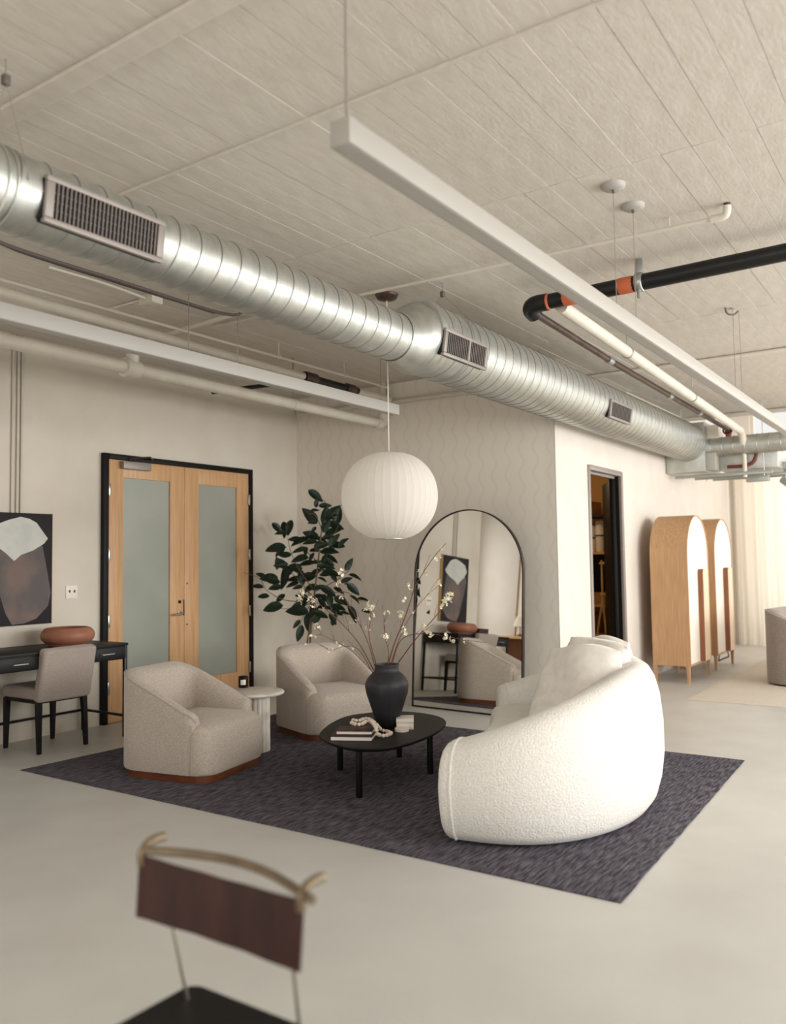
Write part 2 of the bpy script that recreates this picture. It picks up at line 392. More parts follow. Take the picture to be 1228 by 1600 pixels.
for z in (2.14, 1.54, .93, .32):
    inst('hinge', hg, dr, (X0+.048, F0+.062, z), world=True); inst('hinge', hg, dr, (X0+.048, F1-.058, z), world=True)
box('closer_body', (X0+.034, 5.05, 2.345), (X0+.095, 5.375, 2.415), M_grille, l1, .006, world=True)
tube('closer_arm', [(X0+.075, 5.14, 2.412), (X0+.075, 5.145, 2.448), (X0+.24, 5.24, 2.452), (X0+.055, 5.42, 2.462)], .009, M_copper, l1, 8, world=True)
lathe('rose', [(0.001, 0), (.028, 0), (.028, .008), (.001, .010)], M_brass, l1, 20).matrix_basis = Matrix.Translation((X0+.034-X0, 5.775-wm(l1).translation.y, .955)) @ Matrix.Rotation(radians(90), 4, 'Y')
tube('lever', smoothpts([(X0+.04, 5.775, .955), (X0+.085, 5.775, .955), (X0+.092, 5.74, .952), (X0+.09, 5.665, .946)], 4), .010, M_brass, l1, 10, world=True)
lathe('keyhole', [(0.001, 0), (.017, 0), (.017, .010), (.001, .011)], M_blackm, l1, 16).matrix_basis = Matrix.Translation((.034, 5.775-wm(l1).translation.y, 1.07)) @ Matrix.Rotation(radians(90), 4, 'Y')
box('strike_plate', (X0+.034, 5.826, .93), (X0+.037, 5.838, 1.09), M_blackm, l1, world=True)
for z in (1.25, .84): lathe('bolt', [(0.001, 0), (.009, 0), (.008, .004), (.001, .005)], M_blackm, l2, 12).matrix_basis = Matrix.Translation((.034, 5.875-wm(l2).translation.y, z)) @ Matrix.Rotation(radians(90), 4, 'Y')
box('threshold', (X0+.001, F0+.05, 0), (X0+.07, F1-.05, .008), M_grille, dr, world=True)

# doorway frame in the white wall and the dark leaf folded back inside
d2 = struct(thing('door_2', None, None, (XR, (D0+D1)/2, 0)))
for lo, hi in (((XR-.13, D0-.004, 0), (XR+.016, D0+.05, DZ)), ((XR-.02, D1-.05, 0), (XR+.016, D1+.004, DZ)), ((XR-.13, D0+.05, DZ-.05), (XR+.016, D1-.05, DZ+.004))):
    box('door_frame', lo, hi, M_grille, d2, .004, world=True)
box('hinge_jamb', (XR-.13, D1-.048, 0), (XR-.02, D1+.004, DZ-.05), M_black, d2, world=True)
box('door_stop', (XR-.085, D0+.05, DZ-.075), (XR-.06, D1-.06, DZ-.05), M_grille, d2, world=True)
a_ = .47
dl = obox('door_leaf', (XR-.075-.47*sin(a_), D1-.055+.47*cos(a_), 1.19), (.042, .94, 2.34), M_black, d2, (0, 0, a_), .003, world=True)
bpy.context.view_layer.update()
tube('lever', [(XR-.13-.85*sin(a_)+.035, D1-.055+.85*cos(a_), 1.0), (XR-.13-.85*sin(a_)+.10, D1-.06+.85*cos(a_)-.01, 1.0), (XR-.13-.78*sin(a_)+.10, D1-.06+.74*cos(a_), 1.0)], .011, M_brass, d2, 10, world=True)

# ------------------------------------------------------------------ ducts
DX = -2.99
DZ1, DR1 = 2.877, .154
DZ2, DR2 = 2.934, .244
def ducttube(name, y0, y1, z, r, parent, seg=56):
    V = []; ny = 2
    for y in (y0, y1):
        for k in range(seg): V.append((DX+r*cos(2*pi*k/seg), y, z+r*sin(2*pi*k/seg)))
    F = grid_faces(2, seg, True) + [tuple(range(seg)), tuple(range(seg, 2*seg))]
    return mesh(name, V, F, M_galv, parent, True, True, 60)
def spiral(name, y0, y1, z, r, parent, pitch=.127, th=.0038):
    n = int((y1-y0)/pitch*40); P = []
    for i in range(n+1):
        y = y0+(y1-y0)*i/n; t = 2*pi*(y-y0)/pitch; P.append((DX+r*cos(t), y, z+r*sin(t)))
    V, F = tubegeo(P, th, 5); return mesh(name, V, F, M_seam, parent, True, True)
dt = thing('air_duct', 'long galvanized spiral duct with grilles hanging under the ceiling', 'duct', (DX, .6, DZ1))
ducttube('duct_run', .6, 4.47, DZ1, DR1, dt); spiral('spiral_seam', .6, 4.42, DZ1, DR1, dt)
ducttube('duct_run', 4.62, 11.25, DZ2, DR2, dt); spiral('spiral_seam', 4.75, 11.2, DZ2, DR2, dt)
V = []; seg = 56
for y, z, r in ((4.40, DZ1, DR1+.004), (4.44, DZ1, DR1+.006), (4.52, DZ1+.012, DR1+.035), (4.60, DZ1+.04, DR2-.02), (4.66, DZ2, DR2+.006), (4.70, DZ2, DR2+.008), (4.71, DZ2, DR2)):
    for k in range(seg): V.append((DX+r*cos(2*pi*k/seg), y, z+r*sin(2*pi*k/seg)))
mesh('reducer', V, grid_faces(7, seg, True), M_galv, dt, True, True)
for y in (5.02, 5.045): 
    tube('joint_band', [(DX+(DR2+.002)*cos(t*pi/24), y, DZ2+(DR2+.002)*sin(t*pi/24)) for t in range(49)], .006, M_galv, dt, 6, world=True)
for y in (1.70, 1.735): 
    tube('joint_band', [(DX+(DR1+.002)*cos(t*pi/24), y, DZ1+(DR1+.002)*sin(t*pi/24)) for t in range(49)], .006, M_galv, dt, 6, world=True)
def register(y0, y1, z0, z1, x, tilt, nsl, mid=False):
    g = thing('air_grille', None, None, (x, (y0+y1)/2, (z0+z1)/2)); g.rotation_euler = (0, tilt, 0)
    g.parent = dt; g.matrix_parent_inverse = wm(dt).inverted()
    W, h = y1-y0, z1-z0
    obox('backing', (-.05, 0, 0), (.10, W-.01, h-.012), M_dark, g)
    for s in (-1, 1):
        obox('frame_bar', (0, 0, s*(h/2-.011)), (.026, W, .022), M_grille, g, bev=.003)
        obox('frame_bar', (0, s*(W/2-.018), 0), (.026, .036, h-.044), M_grille, g, bev=.003)
        obox('gasket', (-.05, s*(W/2+.002), 0), (.09, .006, h-.03), M_blackm, g)
    if mid: obox('frame_bar', (.002, .03, 0), (.024, .02, h-.044), M_grille, g)
    sd = boxdata('slat', (.014, (W-.08)/nsl*.34, h-.044), M_slat)
    for i in range(nsl): inst('slat', sd, g, (.006, -W/2+.04+(W-.08)*(i+.5)/nsl, 0))
    for k in range(3): obox('cross_blade', (.002, 0, (k-1)*(h-.05)/4), (.003, W-.07, .003), M_grille, g)
register(1.838, 2.405, 2.745, 2.925, -2.835, .12, 26)
register(4.625, 5.21, 2.768, 2.945, -2.748, .14, 22, True)
register(7.66, 8.265, 2.768, 2.945, -2.748, .14, 14)
for y, z, r in ((1.77, DZ1, DR1), (5.03, DZ2, DR2)):
    wr_ = [(DX-r-.004, y, z), (DX-.8*r, y, z+r*.75), (DX, y, CE-.09), (DX+.8*r, y, z+r*.75), (DX+r+.004, y, z)]
    tube('hanger_wire', wr_, .0022, M_cable, dt, 6, world=True)
    box('hanger_clip', (DX-.014, y-.014, CE-.11), (DX+.014, y+.014, CE-.07), M_conduit_dk, dt, .004, world=True)
    tube('hanger_rod', [(DX, y, CE-.07), (DX, y, CE)], .004, M_cable, dt, 6, world=True)
# the fan-coil unit at the far end of the duct
fc = thing('fan_coil_unit', 'galvanized plenum box with struts and pipes at far end of duct', 'fan coil unit', (-2.9, 11.6, 2.5))
box('plenum', (-3.275, 11.2, 2.545), (-2.775, 12.0, 3.19), M_galv, fc, .004, world=True)
box('junction_box', (-2.77, 11.3, 2.92), (-2.62, 11.6, 3.15), M_paint, fc, .005, world=True)
box('access_panel', (-2.775, 11.25, 2.56), (-2.66, 11.55, 2.79), M_fix, fc, .005, world=True)
box('unit_casing', (-2.66, 11.45, 2.56), (-1.95, 12.2, 2.95), M_galv, fc, .01, world=True)
for (x0, x1, y, z) in ((-3.2, -2.0, 11.35, 2.50), (-3.05, -1.6, 11.75, 2.505), (-2.9, -1.4, 12.1, 2.51)):
    box('strut', (x0, y-.02, z-.02), (x1, y+.02, z+.02), M_steel, fc, .003, world=True)
for x, y in ((-3.1, 11.35), (-2.1, 11.35), (-2.9, 11.75), (-1.7, 11.75), (-1.5, 12.1)):
    tube('threaded_rod', [(x, y, 2.46), (x, y, CE)], .006, M_steel, fc, 6, world=True)
box('control_box', (-2.35, 11.5, 2.40), (-2.08, 11.62, 2.49), M_steel, fc, .005, world=True)
box('control_box', (-1.95, 11.8, 2.53), (-1.78, 11.92, 2.66), M_steel, fc, .005, world=True)
tube('coil_pipe', smoothpts([(-2.55, 11.40, 2.60), (-2.35, 11.40, 2.60), (-2.24, 11.40, 2.64), (-2.2, 11.42, 2.74), (-2.2, 11.45, 2.9)], 5), .022, M_redpipe, fc, 10, world=True)
tube('drain_pipe', smoothpts([(-2.35, 11.36, 2.88), (-2.33, 11.36, 2.75), (-2.33, 11.36, 2.45)], 4), .026, M_paint, fc, 10, world=True)
tube('valve', [(-2.46, 11.12, 3.10), (-2.46, 11.12, 2.96)], [.05, .035], M_redpipe, fc, 8, world=True)
tube('valve_wheel', [(-2.46+.05*cos(t*pi/8), 11.08, 3.03+.05*sin(t*pi/8)) for t in range(17)], .012, M_redpipe, fc, 6, world=True)
bd = thing('branch_duct', 'thin round duct branching off to the right of the plenum', 'duct', (-2.6, 11.36, 2.84))
V = []
for x in (-2.775, .9):
    for k in range(40): V.append((x, 11.36+.122*cos(2*pi*k/40), 2.868+.122*sin(2*pi*k/40)))
mesh('duct_run', V, grid_faces(2, 40, True)+[tuple(range(40)), tuple(range(40, 80))], M_galv, bd, True, True, 60)
for i in range(26):
    x = -2.72+i*.14
    tube('seam_ring', [(x, 11.36+.124*cos(t*pi/12), 2.868+.124*sin(t*pi/12)) for t in range(25)], .004, M_seam, bd, 5, world=True)
# wall-washer spotlight hanging under the unit
sp = thing('spotlight', 'small white spotlight hanging below the fan coil struts', 'spotlight', (-1.98, 11.9, 2.49))
tube('stem', [(-1.95, 11.9, 2.62), (-1.95, 11.9, 2.42)], .012, M_fix, sp, 8, world=True)
tube('lamp_head', [(-1.98, 11.86, 2.43), (-1.88, 11.80, 2.36)], [.045, .055], M_fix, sp, 14, world=True)
rd = tag(tube('curtain_rod', [(-2.9, 14.62, 3.06), (4.1, 14.62, 3.06)], .014, M_redpipe, None, 8), 'brown curtain rod across the bright end window', 'curtain rod')

# ------------------------------------------------------------------ linear lights
def linear(name, label, xc, y0, y1, zb, hangers):
    t = thing(name, label, 'light fixture', (xc, y0, zb), group='linear pendant lights')
    box('housing', (xc-.0365, y0, zb), (xc+.0365, y1, zb+.079), M_fix, t, .002, world=True)
    box('lens', (xc-.028, y0+.06, zb-.001), (xc+.028, y1-.06, zb+.004), M_fix, t, world=True)
    for y in hangers:
        tube('hanger_cable', [(xc, y, zb+.078), (xc, y, CE-.01)], .0022 if y > y0+.1 else .004, M_cable, t, 6, world=True)
        lathe('ceiling_cap', [(.001, 0), (.02, 0), (.016, .012), (.001, .012)], M_fix, t, 14, (0, 0, 0)).matrix_basis = Matrix.Translation((0, y-y0, CE-.014-zb))
    return t
LX = -1.465
linear('linear_light', 'long white linear pendant light crossing the frame nearest the camera', LX, 1.895, 9.6, 2.655, (1.93, 6.93, 9.4))
linear('linear_light', 'slim white linear light below the pipes along the door wall', -3.72, 1.2, 5.50, 2.60, (3.35, 3.75, 5.3))
for nm, y, lb in (('ceiling_canopy', 4.234, 'white round ceiling canopy nearer the camera with a thin cable'), ('ceiling_canopy', 4.547, 'white round ceiling canopy nearer the black pipe with a thin cable')):
    cp = thing(nm, lb, 'ceiling canopy', (LX, y, CE), group='ceiling canopies over the long light')
    lathe('dish', [(.001, -.034), (.045, -.032), (.062, -.02), (.066, 0), (.001, 0)], M_fix, cp, 28)
    tube('cord_grip', [(0, 0, -.05), (0, 0, -.03)], .008, M_conduit_dk, cp, 8)
    tube('cable', [(0, 0, -.05), (0, 0, 2.735-CE)], .0018, M_cable, cp, 6)
# far hanger with hooks
hk = thing('ceiling_hook', 'grey ceiling hook cluster with thin wires beyond the black pipe', 'hook', (-1.46, 6.93, CE))
tube('hook', smoothpts([(-.05, -.05, 0), (-.04, -.04, -.05), (.0, 0, -.06), (.03, .03, -.03)], 4), .008, M_conduit_dk, hk, 6)
tube('wire', [(0.02, .1, 0), (.02, .1, -.75)], .002, M_cable, hk, 6)

# ------------------------------------------------------------------ pipes and conduits
def pipe(name, label, pts, r, m, cat='pipe', seg=14):
    t = thing(name, label, cat, tuple(pts[0])); tube('pipe_run', pts, r, m, t, seg, world=True); return t
def ring(name, parent, c, axis, r, width, m, seg=20):
    c = Vector(c); d = {'x': Vector((1, 0, 0)), 'y': Vector((0, 1, 0)), 'z': Vector((0, 0, 1))}[axis]*width/2
    return tube(name, [c-d, c-d*.8, c+d*.8, c+d], [r*.93, r, r, r*.93], m, parent, seg, world=True)
PX, PZ = -5.27, 2.952
p = pipe('wall_pipe', 'thick white painted pipe running along the door wall', [(PX, 1.0, PZ), (PX, 7.46, PZ)], .05, M_paint)
ring('coupling', p, (PX, 4.18, PZ), 'y', .068, .12, M_paint); ring('coupling_lip', p, (PX, 4.11, PZ), 'y', .075, .025, M_paint)
tube('tee_branch', [(PX, 4.18, PZ), (PX, 4.18, PZ+.11)], .05, M_paint, p, 14, world=True)
ring('pipe_clamp', p, (PX, 6.05, PZ), 'y', .056, .03, M_paint)
tube('clamp_rod', [(PX, 6.05, PZ+.05), (PX, 6.05, CE)], .006, M_cable, p, 6, world=True)
tube('elbow', smoothpts([(PX, 7.40, PZ), (PX, 7.49, PZ), (PX, 7.53, PZ+.04), (PX, 7.53, PZ+.10)], 5), .062, M_paint, p, 14, world=True)
tube('riser', [(PX, 7.53, PZ+.08), (PX, 7.53, CE)], .045, M_paint, p, 14, world=True)
p = pipe('sprinkler_main', 'white painted pipe with a black coupled section above the slim light', [(-5.1, 1.2, 3.235), (-5.1, 6.0, 3.19)], .036, M_paint)
tube('black_section', [(-5.1, 6.0, 3.19), (-5.1, 6.85, 3.186)], .036, M_pipeblk, p, 14, world=True)
ring('coupling', p, (-5.1, 6.10, 3.19), 'y', .054, .17, M_copper); ring('coupling', p, (-5.1, 6.72, 3.187), 'y', .050, .14, M_copper)
tube('pipe_end', [(-5.1, 6.85, 3.186), (-5.1, 7.42, 3.19)], .038, M_paint, p, 14, world=True)
p = pipe('conduit_run', 'thin white conduit on hangers above the door wall pipes', [(-5.0, 2.2, 3.26), (-5.0, 7.28, 3.275)], .013, M_paint, 'conduit', 10)
for y in (5.55, 6.5): tube('hanger_rod', [(-5.0, y, 3.27), (-5.0, y, CE)], .005, M_paint, p, 6, world=True); ring('hanger_ring', p, (-5.0, y, 3.272), 'y', .022, .02, M_paint, 12)
pipe('conduit_run', 'thin grey conduit curving along the ceiling left of the duct', smoothpts([(-4.40, 1.7, 3.30), (-4.42, 2.45, 3.27), (-4.40, 2.75, 3.245), (-4.40, 3.4, 3.25), (-4.40, 4.3, 3.255), (-4.36, 4.5, 3.33)], 5), .012, M_conduit_dk, 'conduit', 8)
pipe('conduit_run', 'second grey conduit hugging the first left of the duct', smoothpts([(-4.44, 1.7, 3.31), (-4.46, 2.5, 3.28), (-4.45, 2.8, 3.255), (-4.45, 3.4, 3.255), (-4.45, 4.25, 3.26)], 5), .009, M_conduit_dk, 'conduit', 8)
jb = thing('junction_box', 'small white ceiling junction box between duct and wall pipes', 'junction box', (-4.85, 4.0, CE))
box('box', (-4.93, 3.96, CE-.07), (-4.78, 4.06, CE), M_paint, jb, .006, world=True)
tube('feed', smoothpts([(-4.85, 3.96, CE-.035), (-4.85, 3.6, CE-.02), (-4.88, 3.2, CE-.015)], 4), .011, M_paint, jb, 8, world=True)
tube('feed', [(-4.93, 4.0, CE-.02), (-5.3, 4.0, CE-.015)], .010, M_paint, jb, 8, world=True)
pipe('ceiling_pipe', 'white cross pipe between duct and door wall pipes', [(-3.9, 4.55, 3.36), (-5.6, 4.55, 3.30)], .02, M_paint)
for y, lb in ((3.99, 'leftmost of the three thin wall conduits above the painting'), (4.036, 'middle one of three thin wall conduits above the painting'), (4.073, 'rightmost of the three thin wall conduits above the painting')):
    tag(tube('wall_conduit', [(XL+.012, y, 1.2), (XL+.012, y, CE)], .011, M_paint, None, 8), lb, 'conduit', 'wall conduits above the painting')
pw = pipe('wall_top_pipe', 'white pipe running high across the patterned wall', [(-6.5, YB-.05, 3.20), (-3.35, YB-.05, 3.172)], .026, M_paint)
ring('coupling', pw, (-5.75, YB-.05, 3.194), 'x', .036, .1, M_paint)
q0, q1 = at(332, 613, 'y', 5.7), at(428, 600.5, 'y', 5.7)
tag(tube('stub_pipe', [q0, q1], .02, M_pipeblk, None, 10), 'short black pipe stub behind the slim light above the door', 'pipe')
# across the ceiling
pipe('ceiling_conduit', 'white conduit crossing the ceiling in front of the near light', [(-4.6, 2.787, CE-.010), (1.2, 2.787, CE-.010)], .010, M_ceil, 'conduit', 10)
rb = tag(box('ceiling_rib', (-5.2, 1.94, CE-.028), (1.0, 2.045, CE-.003), M_ceil, None, .012), 'shallow painted rib crossing the top left of the ceiling', 'ceiling rib')
p = pipe('sprinkler_branch', 'thin white sprinkler pipe crossing the ceiling to an upturned head', [(-5.0, 4.78, CE-.03), (-1.10, 4.84, CE-.075)], .012, M_paint, 'sprinkler', 10)
tube('elbow', smoothpts([(-1.12, 4.84, CE-.075), (-1.06, 4.84, CE-.075), (-1.035, 4.835, CE-.06), (-1.03, 4.83, CE-.02)], 4), .022, M_paint, p, 12, world=True)
tube('sprinkler_head', [(-1.03, 4.83, CE-.03), (-1.03, 4.83, CE-.004)], [.014, .018], M_copper, p, 10, world=True)
tube('hanger_rod', [(-1.35, 4.836, CE-.07), (-1.35, 4.836, CE)], .004, M_paint, p, 6, world=True)
pipe('ceiling_conduit', 'pale conduit crossing the ceiling halfway to the far windows', [(-3.28, 8.53, CE-.03), (1.6, 8.53, CE-.03)], .022, M_paint, 'conduit', 10)
pipe('ceiling_conduit', 'pale conduit crossing the ceiling just before the far bay', [(-3.28, 12.0, CE-.04), (1.6, 12.0, CE-.04)], .03, M_paint, 'conduit', 10)
# black drain pipe with orange labels
BY, BZ = 5.40, 3.262
p = pipe('drain_pipe', 'black cast iron pipe with orange labels crossing the ceiling at right', [(-2.42, BY, BZ-.028), (2.2, BY, BZ+.012)], .053, M_pipeblk)
tube('elbow', smoothpts([(-2.36, BY, BZ-.028), (-2.46, BY, BZ-.03), (-2.50, BY+.03, BZ-.05), (-2.50, BY+.09, BZ-.07)], 5), .06, M_pipeblk, p, 16, world=True)
for x, wd in ((-2.36, .04), (-2.19, .10), (-1.80, .10)):
    ring('orange_label', p, (x, BY, BZ-.028+(x+2.42)*.0087), 'x', .0555, wd, M_orange)
ring('pipe_clamp', p, (-1.71, BY, BZ-.02), 'x', .064, .05, M_steel)
box('clamp_bracket', (-1.735, BY-.015, BZ+.03), (-1.685, BY+.015, CE-.012), M_steel, p, .004, world=True)
tube('clamp_bolt', [(-1.71, BY-.02, BZ-.05), (-1.71, BY-.03, BZ-.13)], .012, M_steel, p, 8, world=True)
p = pipe('copper_pipe', 'dark copper pipe running away beside the white drain pipe', [(-2.48, BY+.08, BZ-.075), (-2.46, 7.0, 3.12), (-2.44, 11.1, 3.03)], .027, M_copper)
for y in (6.9, 8.6, 9.7): ring('coupling', p, (-2.462+(y-7)*.005, y, 3.12-(y-7)*.022), 'y', .034, .1, M_steel)
p = pipe('white_drain', 'white drain pipe sloping away beside the dark copper pipe', [(-2.30, 5.5, 3.215), (-2.32, 11.15, 3.02), (-2.32, 11.25, 2.95), (-2.32, 11.27, 2.86)], .046, M_paint)
for y in (6.9, 8.9): ring('pipe_clamp', p, (-2.307, y, 3.215-(y-5.5)*.0345), 'y', .052, .03, M_steel); tube('clamp_rod', [(-2.307, y, 3.2), (-2.307, y, CE-.012)], .006, M_steel, p, 6, world=True)

# ------------------------------------------------------------------ switch plate and painting on the left wall
s = thing('light_switch', 'white double light switch plate between painting and door', 'light switch', (XL, 4.57, 1.212))
obox('plate', (.004, 0, 0), (.008, .116, .116), M_cream, s, bev=.002)
for k in (-1, 1): obox('toggle', (.012, k*.024, .006), (.014, .010, .022), M_conduit_dk, s, (0, .4, 0), .002)
A0, A1, AZ0, AZ1, AX = 3.735, 4.343, .957, 1.89, XL+.055
ar = thing('painting', 'abstract canvas with white and grey-brown shapes above the desk', 'painting', (XL, (A0+A1)/2, AZ0))
box('canvas', (XL+.006, A0, AZ0), (AX, A1, AZ1), M_art_bg, ar, .003, world=True)
for lo, hi in (((XL+.004, A0-.004, AZ0-.004), (AX-.006, A0, AZ1+.004)), ((XL+.004, A1, AZ0-.004), (AX-.006, A1+.004, AZ1+.004))):
    box('frame_edge', lo, hi, M_ltwood, ar, world=True)
def art(st, name, m, d):
    V = []
    for s_, t in st: V.append((AX+d, A1-s_*(A1-A0), AZ1-t*(AZ1-AZ0)))
    n = len(V); V += [(x-.0035, y, z) for x, y, z in V]
    F = [tuple(range(n)), tuple(range(n, 2*n))] + [(i, (i+1) % n, n+(i+1) % n, n+i) for i in range(n)]
    mesh(name, V, F, m, ar, False, True)
art([(.16, .28), (.07, .55), (.02, .72), (.06, .84), (.24, .95), (.42, .985), (.60, 1-.008), (.70, .88), (.84, .60), (.93, .38), (.88, .28), (.6, .36), (.3, .28)], 'brown_shape', M_art_brown, .001)
art([(.075, .225), (.13, .27), (.30, .335), (.48, .375), (.58, .43), (.70, .36), (.83, .30), (.93, .21), (.84, .11), (.66, .065), (.49, .035), (.36, .05), (.25, .085), (.17, .15)], 'white_shape', M_art_white, .003)

# ------------------------------------------------------------------ rugs
def rugmesh(name, poly, h, m, label, nx=60, ny=40, fray=.006):
    (a, b, c, d) = [Vector((p[0], p[1], 0)) for p in poly]; V = []; F = []
    rnd = random.Random(3)
    for j in range(ny+1):
        for i in range(nx+1):
            s_, t = i/nx, j/ny; p = (a*(1-s_)+b*s_)*(1-t)+(d*(1-s_)+c*s_)*t
            if j in (0, ny): p.y += rnd.uniform(-fray, fray)*.6
            if i in (0, nx): p.x += rnd.uniform(-fray, fray)
            edge = i in (0, nx) or j in (0, ny)
            V.append((p.x, p.y, h*(.55 if edge else 1)+rnd.uniform(-.0008, .0008)))
    F = grid_faces(ny+1, nx+1); n = len(V)
    loop = [i for i in range(nx+1)]+[j*(nx+1)+nx for j in range(1, ny+1)]+[ny*(nx+1)+i for i in range(nx-1, -1, -1)]+[j*(nx+1) for j in range(ny-1, 0, -1)]
    low = {}
    for k in loop: low[k] = len(V); V.append((V[k][0], V[k][1], .0005))
    for q in range(len(loop)):
        a_, b_ = loop[q], loop[(q+1) % len(loop)]; F.append((a_, b_, low[b_], low[a_]))
    F.append(tuple(low[k] for k in loop))
    return tag(mesh(name, V, F, m, None, True, sharp=50), label, 'rug')
rugmesh('area_rug', [(-5.623, 3.509), (-1.273, 3.509), (-1.387, 6.382), (-5.53, 6.37)], .011, M_rug, 'dark charcoal woven rug under the armchairs and white sofa', fray=.002)
rugmesh('area_rug', [(-2.449, 8.797), (1.7, 8.80), (1.7, 12.9), (-2.45, 12.9)], .010, M_rug2, 'cream flatweave rug under the far grey chairs', 40, 30, .003)

# ------------------------------------------------------------------ armchairs
def chair_path(w, ub, uf, r, n=10):
    """U-shaped plan from right front round the back to left front: (u, v, normal)"""
    P = []
    for i in range(14): P.append((uf+(ub+r-uf)*i/13, -w, (0, -1)))
    for i in range(1, n+1):
        t = pi/2*i/n; P.append((ub+r-r*sin(t), -w+r-r*cos(t), (-sin(t), -cos(t))))
    for i in range(1, 14):
        v = -w+r+(2*w-2*r)*i/14; P.append((ub, v, (-1, 0)))
    Q = [(u, -v, (nx, -ny)) for u, v, (nx, ny) in P[:24]][::-1]
    return P+Q
M_grey = mat('grey_wool', srgb(150, 138, 130), .95, col2=srgb(134, 122, 114), nscale=60, bump=.2, bscale=150, sheen=.2)
def swivel_chair(name, label, group, loc, rz, k=1.0, wood=True):
    fab = M_taupe if wood else M_grey
    t = thing(name, label, 'armchair', loc, rz, group)
    w, ub, uf, r = .375*k, -.415*k, .215*k, .235*k
    z0 = .062*k if wood else .03
    P = chair_path(w, ub, uf, r); n = len(P); V = []; prof_n = 14
    def hh(u): t_ = min(1, max(0, (.215-u/k)/.60)); return k*(.465+.250*(t_*1.12-.12*t_**4))
    ext = []
    def add(u, v, nx, ny, h, th, din=0, zb=z0):
        for d, z in ((din+.004, zb), (din, zb+.02), (din, zb+.15), (din, h-.10), (din, h-.022), (din+.004, h-.010), (din+.02, h-.001), (din+.30*th, h+.006), (din+.55*th, h), (din+.76*th, h-.016),
                     (din+.90*th, h-.045), (din+th, h-.10), (din+th*1.05, max(zb+.2, h-.2)), (din+th*1.05, zb+.12)):
            V.append((u-nx*d, v-ny*d, z))
    m_ = 5
    for i in range(m_):                       # rounded front of the right arm
        a = pi/2*(1-i/m_); e = .055*k*sin(a); s_ = 1-cos(a)
        add(uf+e, -w, 0, -1, hh(uf)-.055*k*s_, .125*k*(1-.5*s_), .04*s_*k)
    for u, v, (nx, ny) in P: 
        bk = max(0, -nx); add(u, v, nx, ny, hh(u), (.125+.055*bk)*k)
    for i in range(m_-1, -1, -1):
        a = pi/2*(1-i/m_); e = .055*k*sin(a); s_ = 1-cos(a)
        add(uf+e, w, 0, 1, hh(uf)-.055*k*s_, .125*k*(1-.5*s_), .04*s_*k)
    nr = len(V)//prof_n
    F = grid_faces(nr, prof_n)+[(i*prof_n+prof_n-1, i*prof_n, (i+1)*prof_n, (i+1)*prof_n+prof_n-1) for i in range(nr-1)]
    F += [tuple(range(prof_n)), tuple((nr-1)*prof_n+j for j in range(prof_n))]
    sh = mesh('shell', V, F, fab, t, True, sharp=62)
    # welt along the top edge
    wl = [Vector(V[i*prof_n+5]) for i in range(nr)]
    tube('piping', wl, .0055*k, M_taupe2, sh, 6)
    for sg in (-1, 1): tube('seam', [(uf+.05*k, sg*(w-.001*k), z0+.01), (uf+.052*k, sg*(w-.004*k), .39*k)], .0035*k, M_taupe2, sh, 6)
    # seat block: rounded plan, crowned top
    V = []; ns = 40; rings = []
    ua, ub2, hw, rc = -.24*k, .395*k, .372*k, .13*k
    def plan(s_):
        pts = []
        for cx_, cy_, a0 in ((ub2-rc, hw-rc, 0), (ua+.03, hw-.03, 90), (ua+.03, -hw+.03, 180), (ub2-rc, -hw+rc, 270)):
            rr = rc if cx_ > 0 else .03
            for q in range(10):
                a = radians(a0+90*q/9); pts.append((cx_+rr*cos(a)*1.0, cy_+rr*sin(a)))
        c_ = ((ua+ub2)/2, 0)
        return [(c_[0]+(x-c_[0])*s_, y*s_) for x, y in pts]
    zt = .372*k
    levels = [(.975, z0), (.995, z0+.015), (1.0, z0+.05), (1.0, zt-.12), (.994, zt-.085), (.976, zt-.05), (.945, zt-.022), (.90, zt-.004), (.82, zt+.008), (.65, zt+.020), (.4, zt+.028), (.05, zt+.030)]
    for s_, z in levels: V += [(x, y, z) for x, y in plan(s_)]
    nc = 40; F = grid_faces(len(levels), nc, True)+[tuple(range(nc)), tuple((len(levels)-1)*nc+j for j in range(nc))]
    mesh('seat', V, F, fab, t, True, sharp=60)
    ins = .016*k if wood else .05*k
    out = [(u-nx*ins, v-ny*ins) for u, v, (nx, ny) in P]
    fr_ = [(ub2-rc+(rc-ins)*cos(radians(a)), hw-rc+(rc-ins)*sin(radians(a))) for a in range(90, -1, -10)]
    out = out+fr_+[(x, -y) for x, y in fr_[::-1]]
    V, F = prismgeo(out, .0115, z0+.004)
    mesh('plinth' if wood else 'base', V, F, M_walnut if wood else M_black, t, True, sharp=40)
    return t
swivel_chair('armchair', 'taupe barrel armchair on walnut plinth nearest the desk', 'lounge armchairs on the dark rug', (-4.585, 4.165, 0), radians(11))
swivel_chair('armchair', 'taupe barrel armchair on walnut plinth in front of the potted tree', 'lounge armchairs on the dark rug', (-4.60, 5.71, 0), radians(-20))
swivel_chair('lounge_chair', 'grey lounge chair on the cream rug at right edge, nearer one', 'grey chairs in the far room', (-1.46, 10.52, 0), radians(-8), 1.18, False)
swivel_chair('lounge_chair', 'grey lounge chair on the cream rug at right edge, farther one', 'grey chairs in the far room', (-1.25, 11.75, 0), radians(-8), 1.18, False)

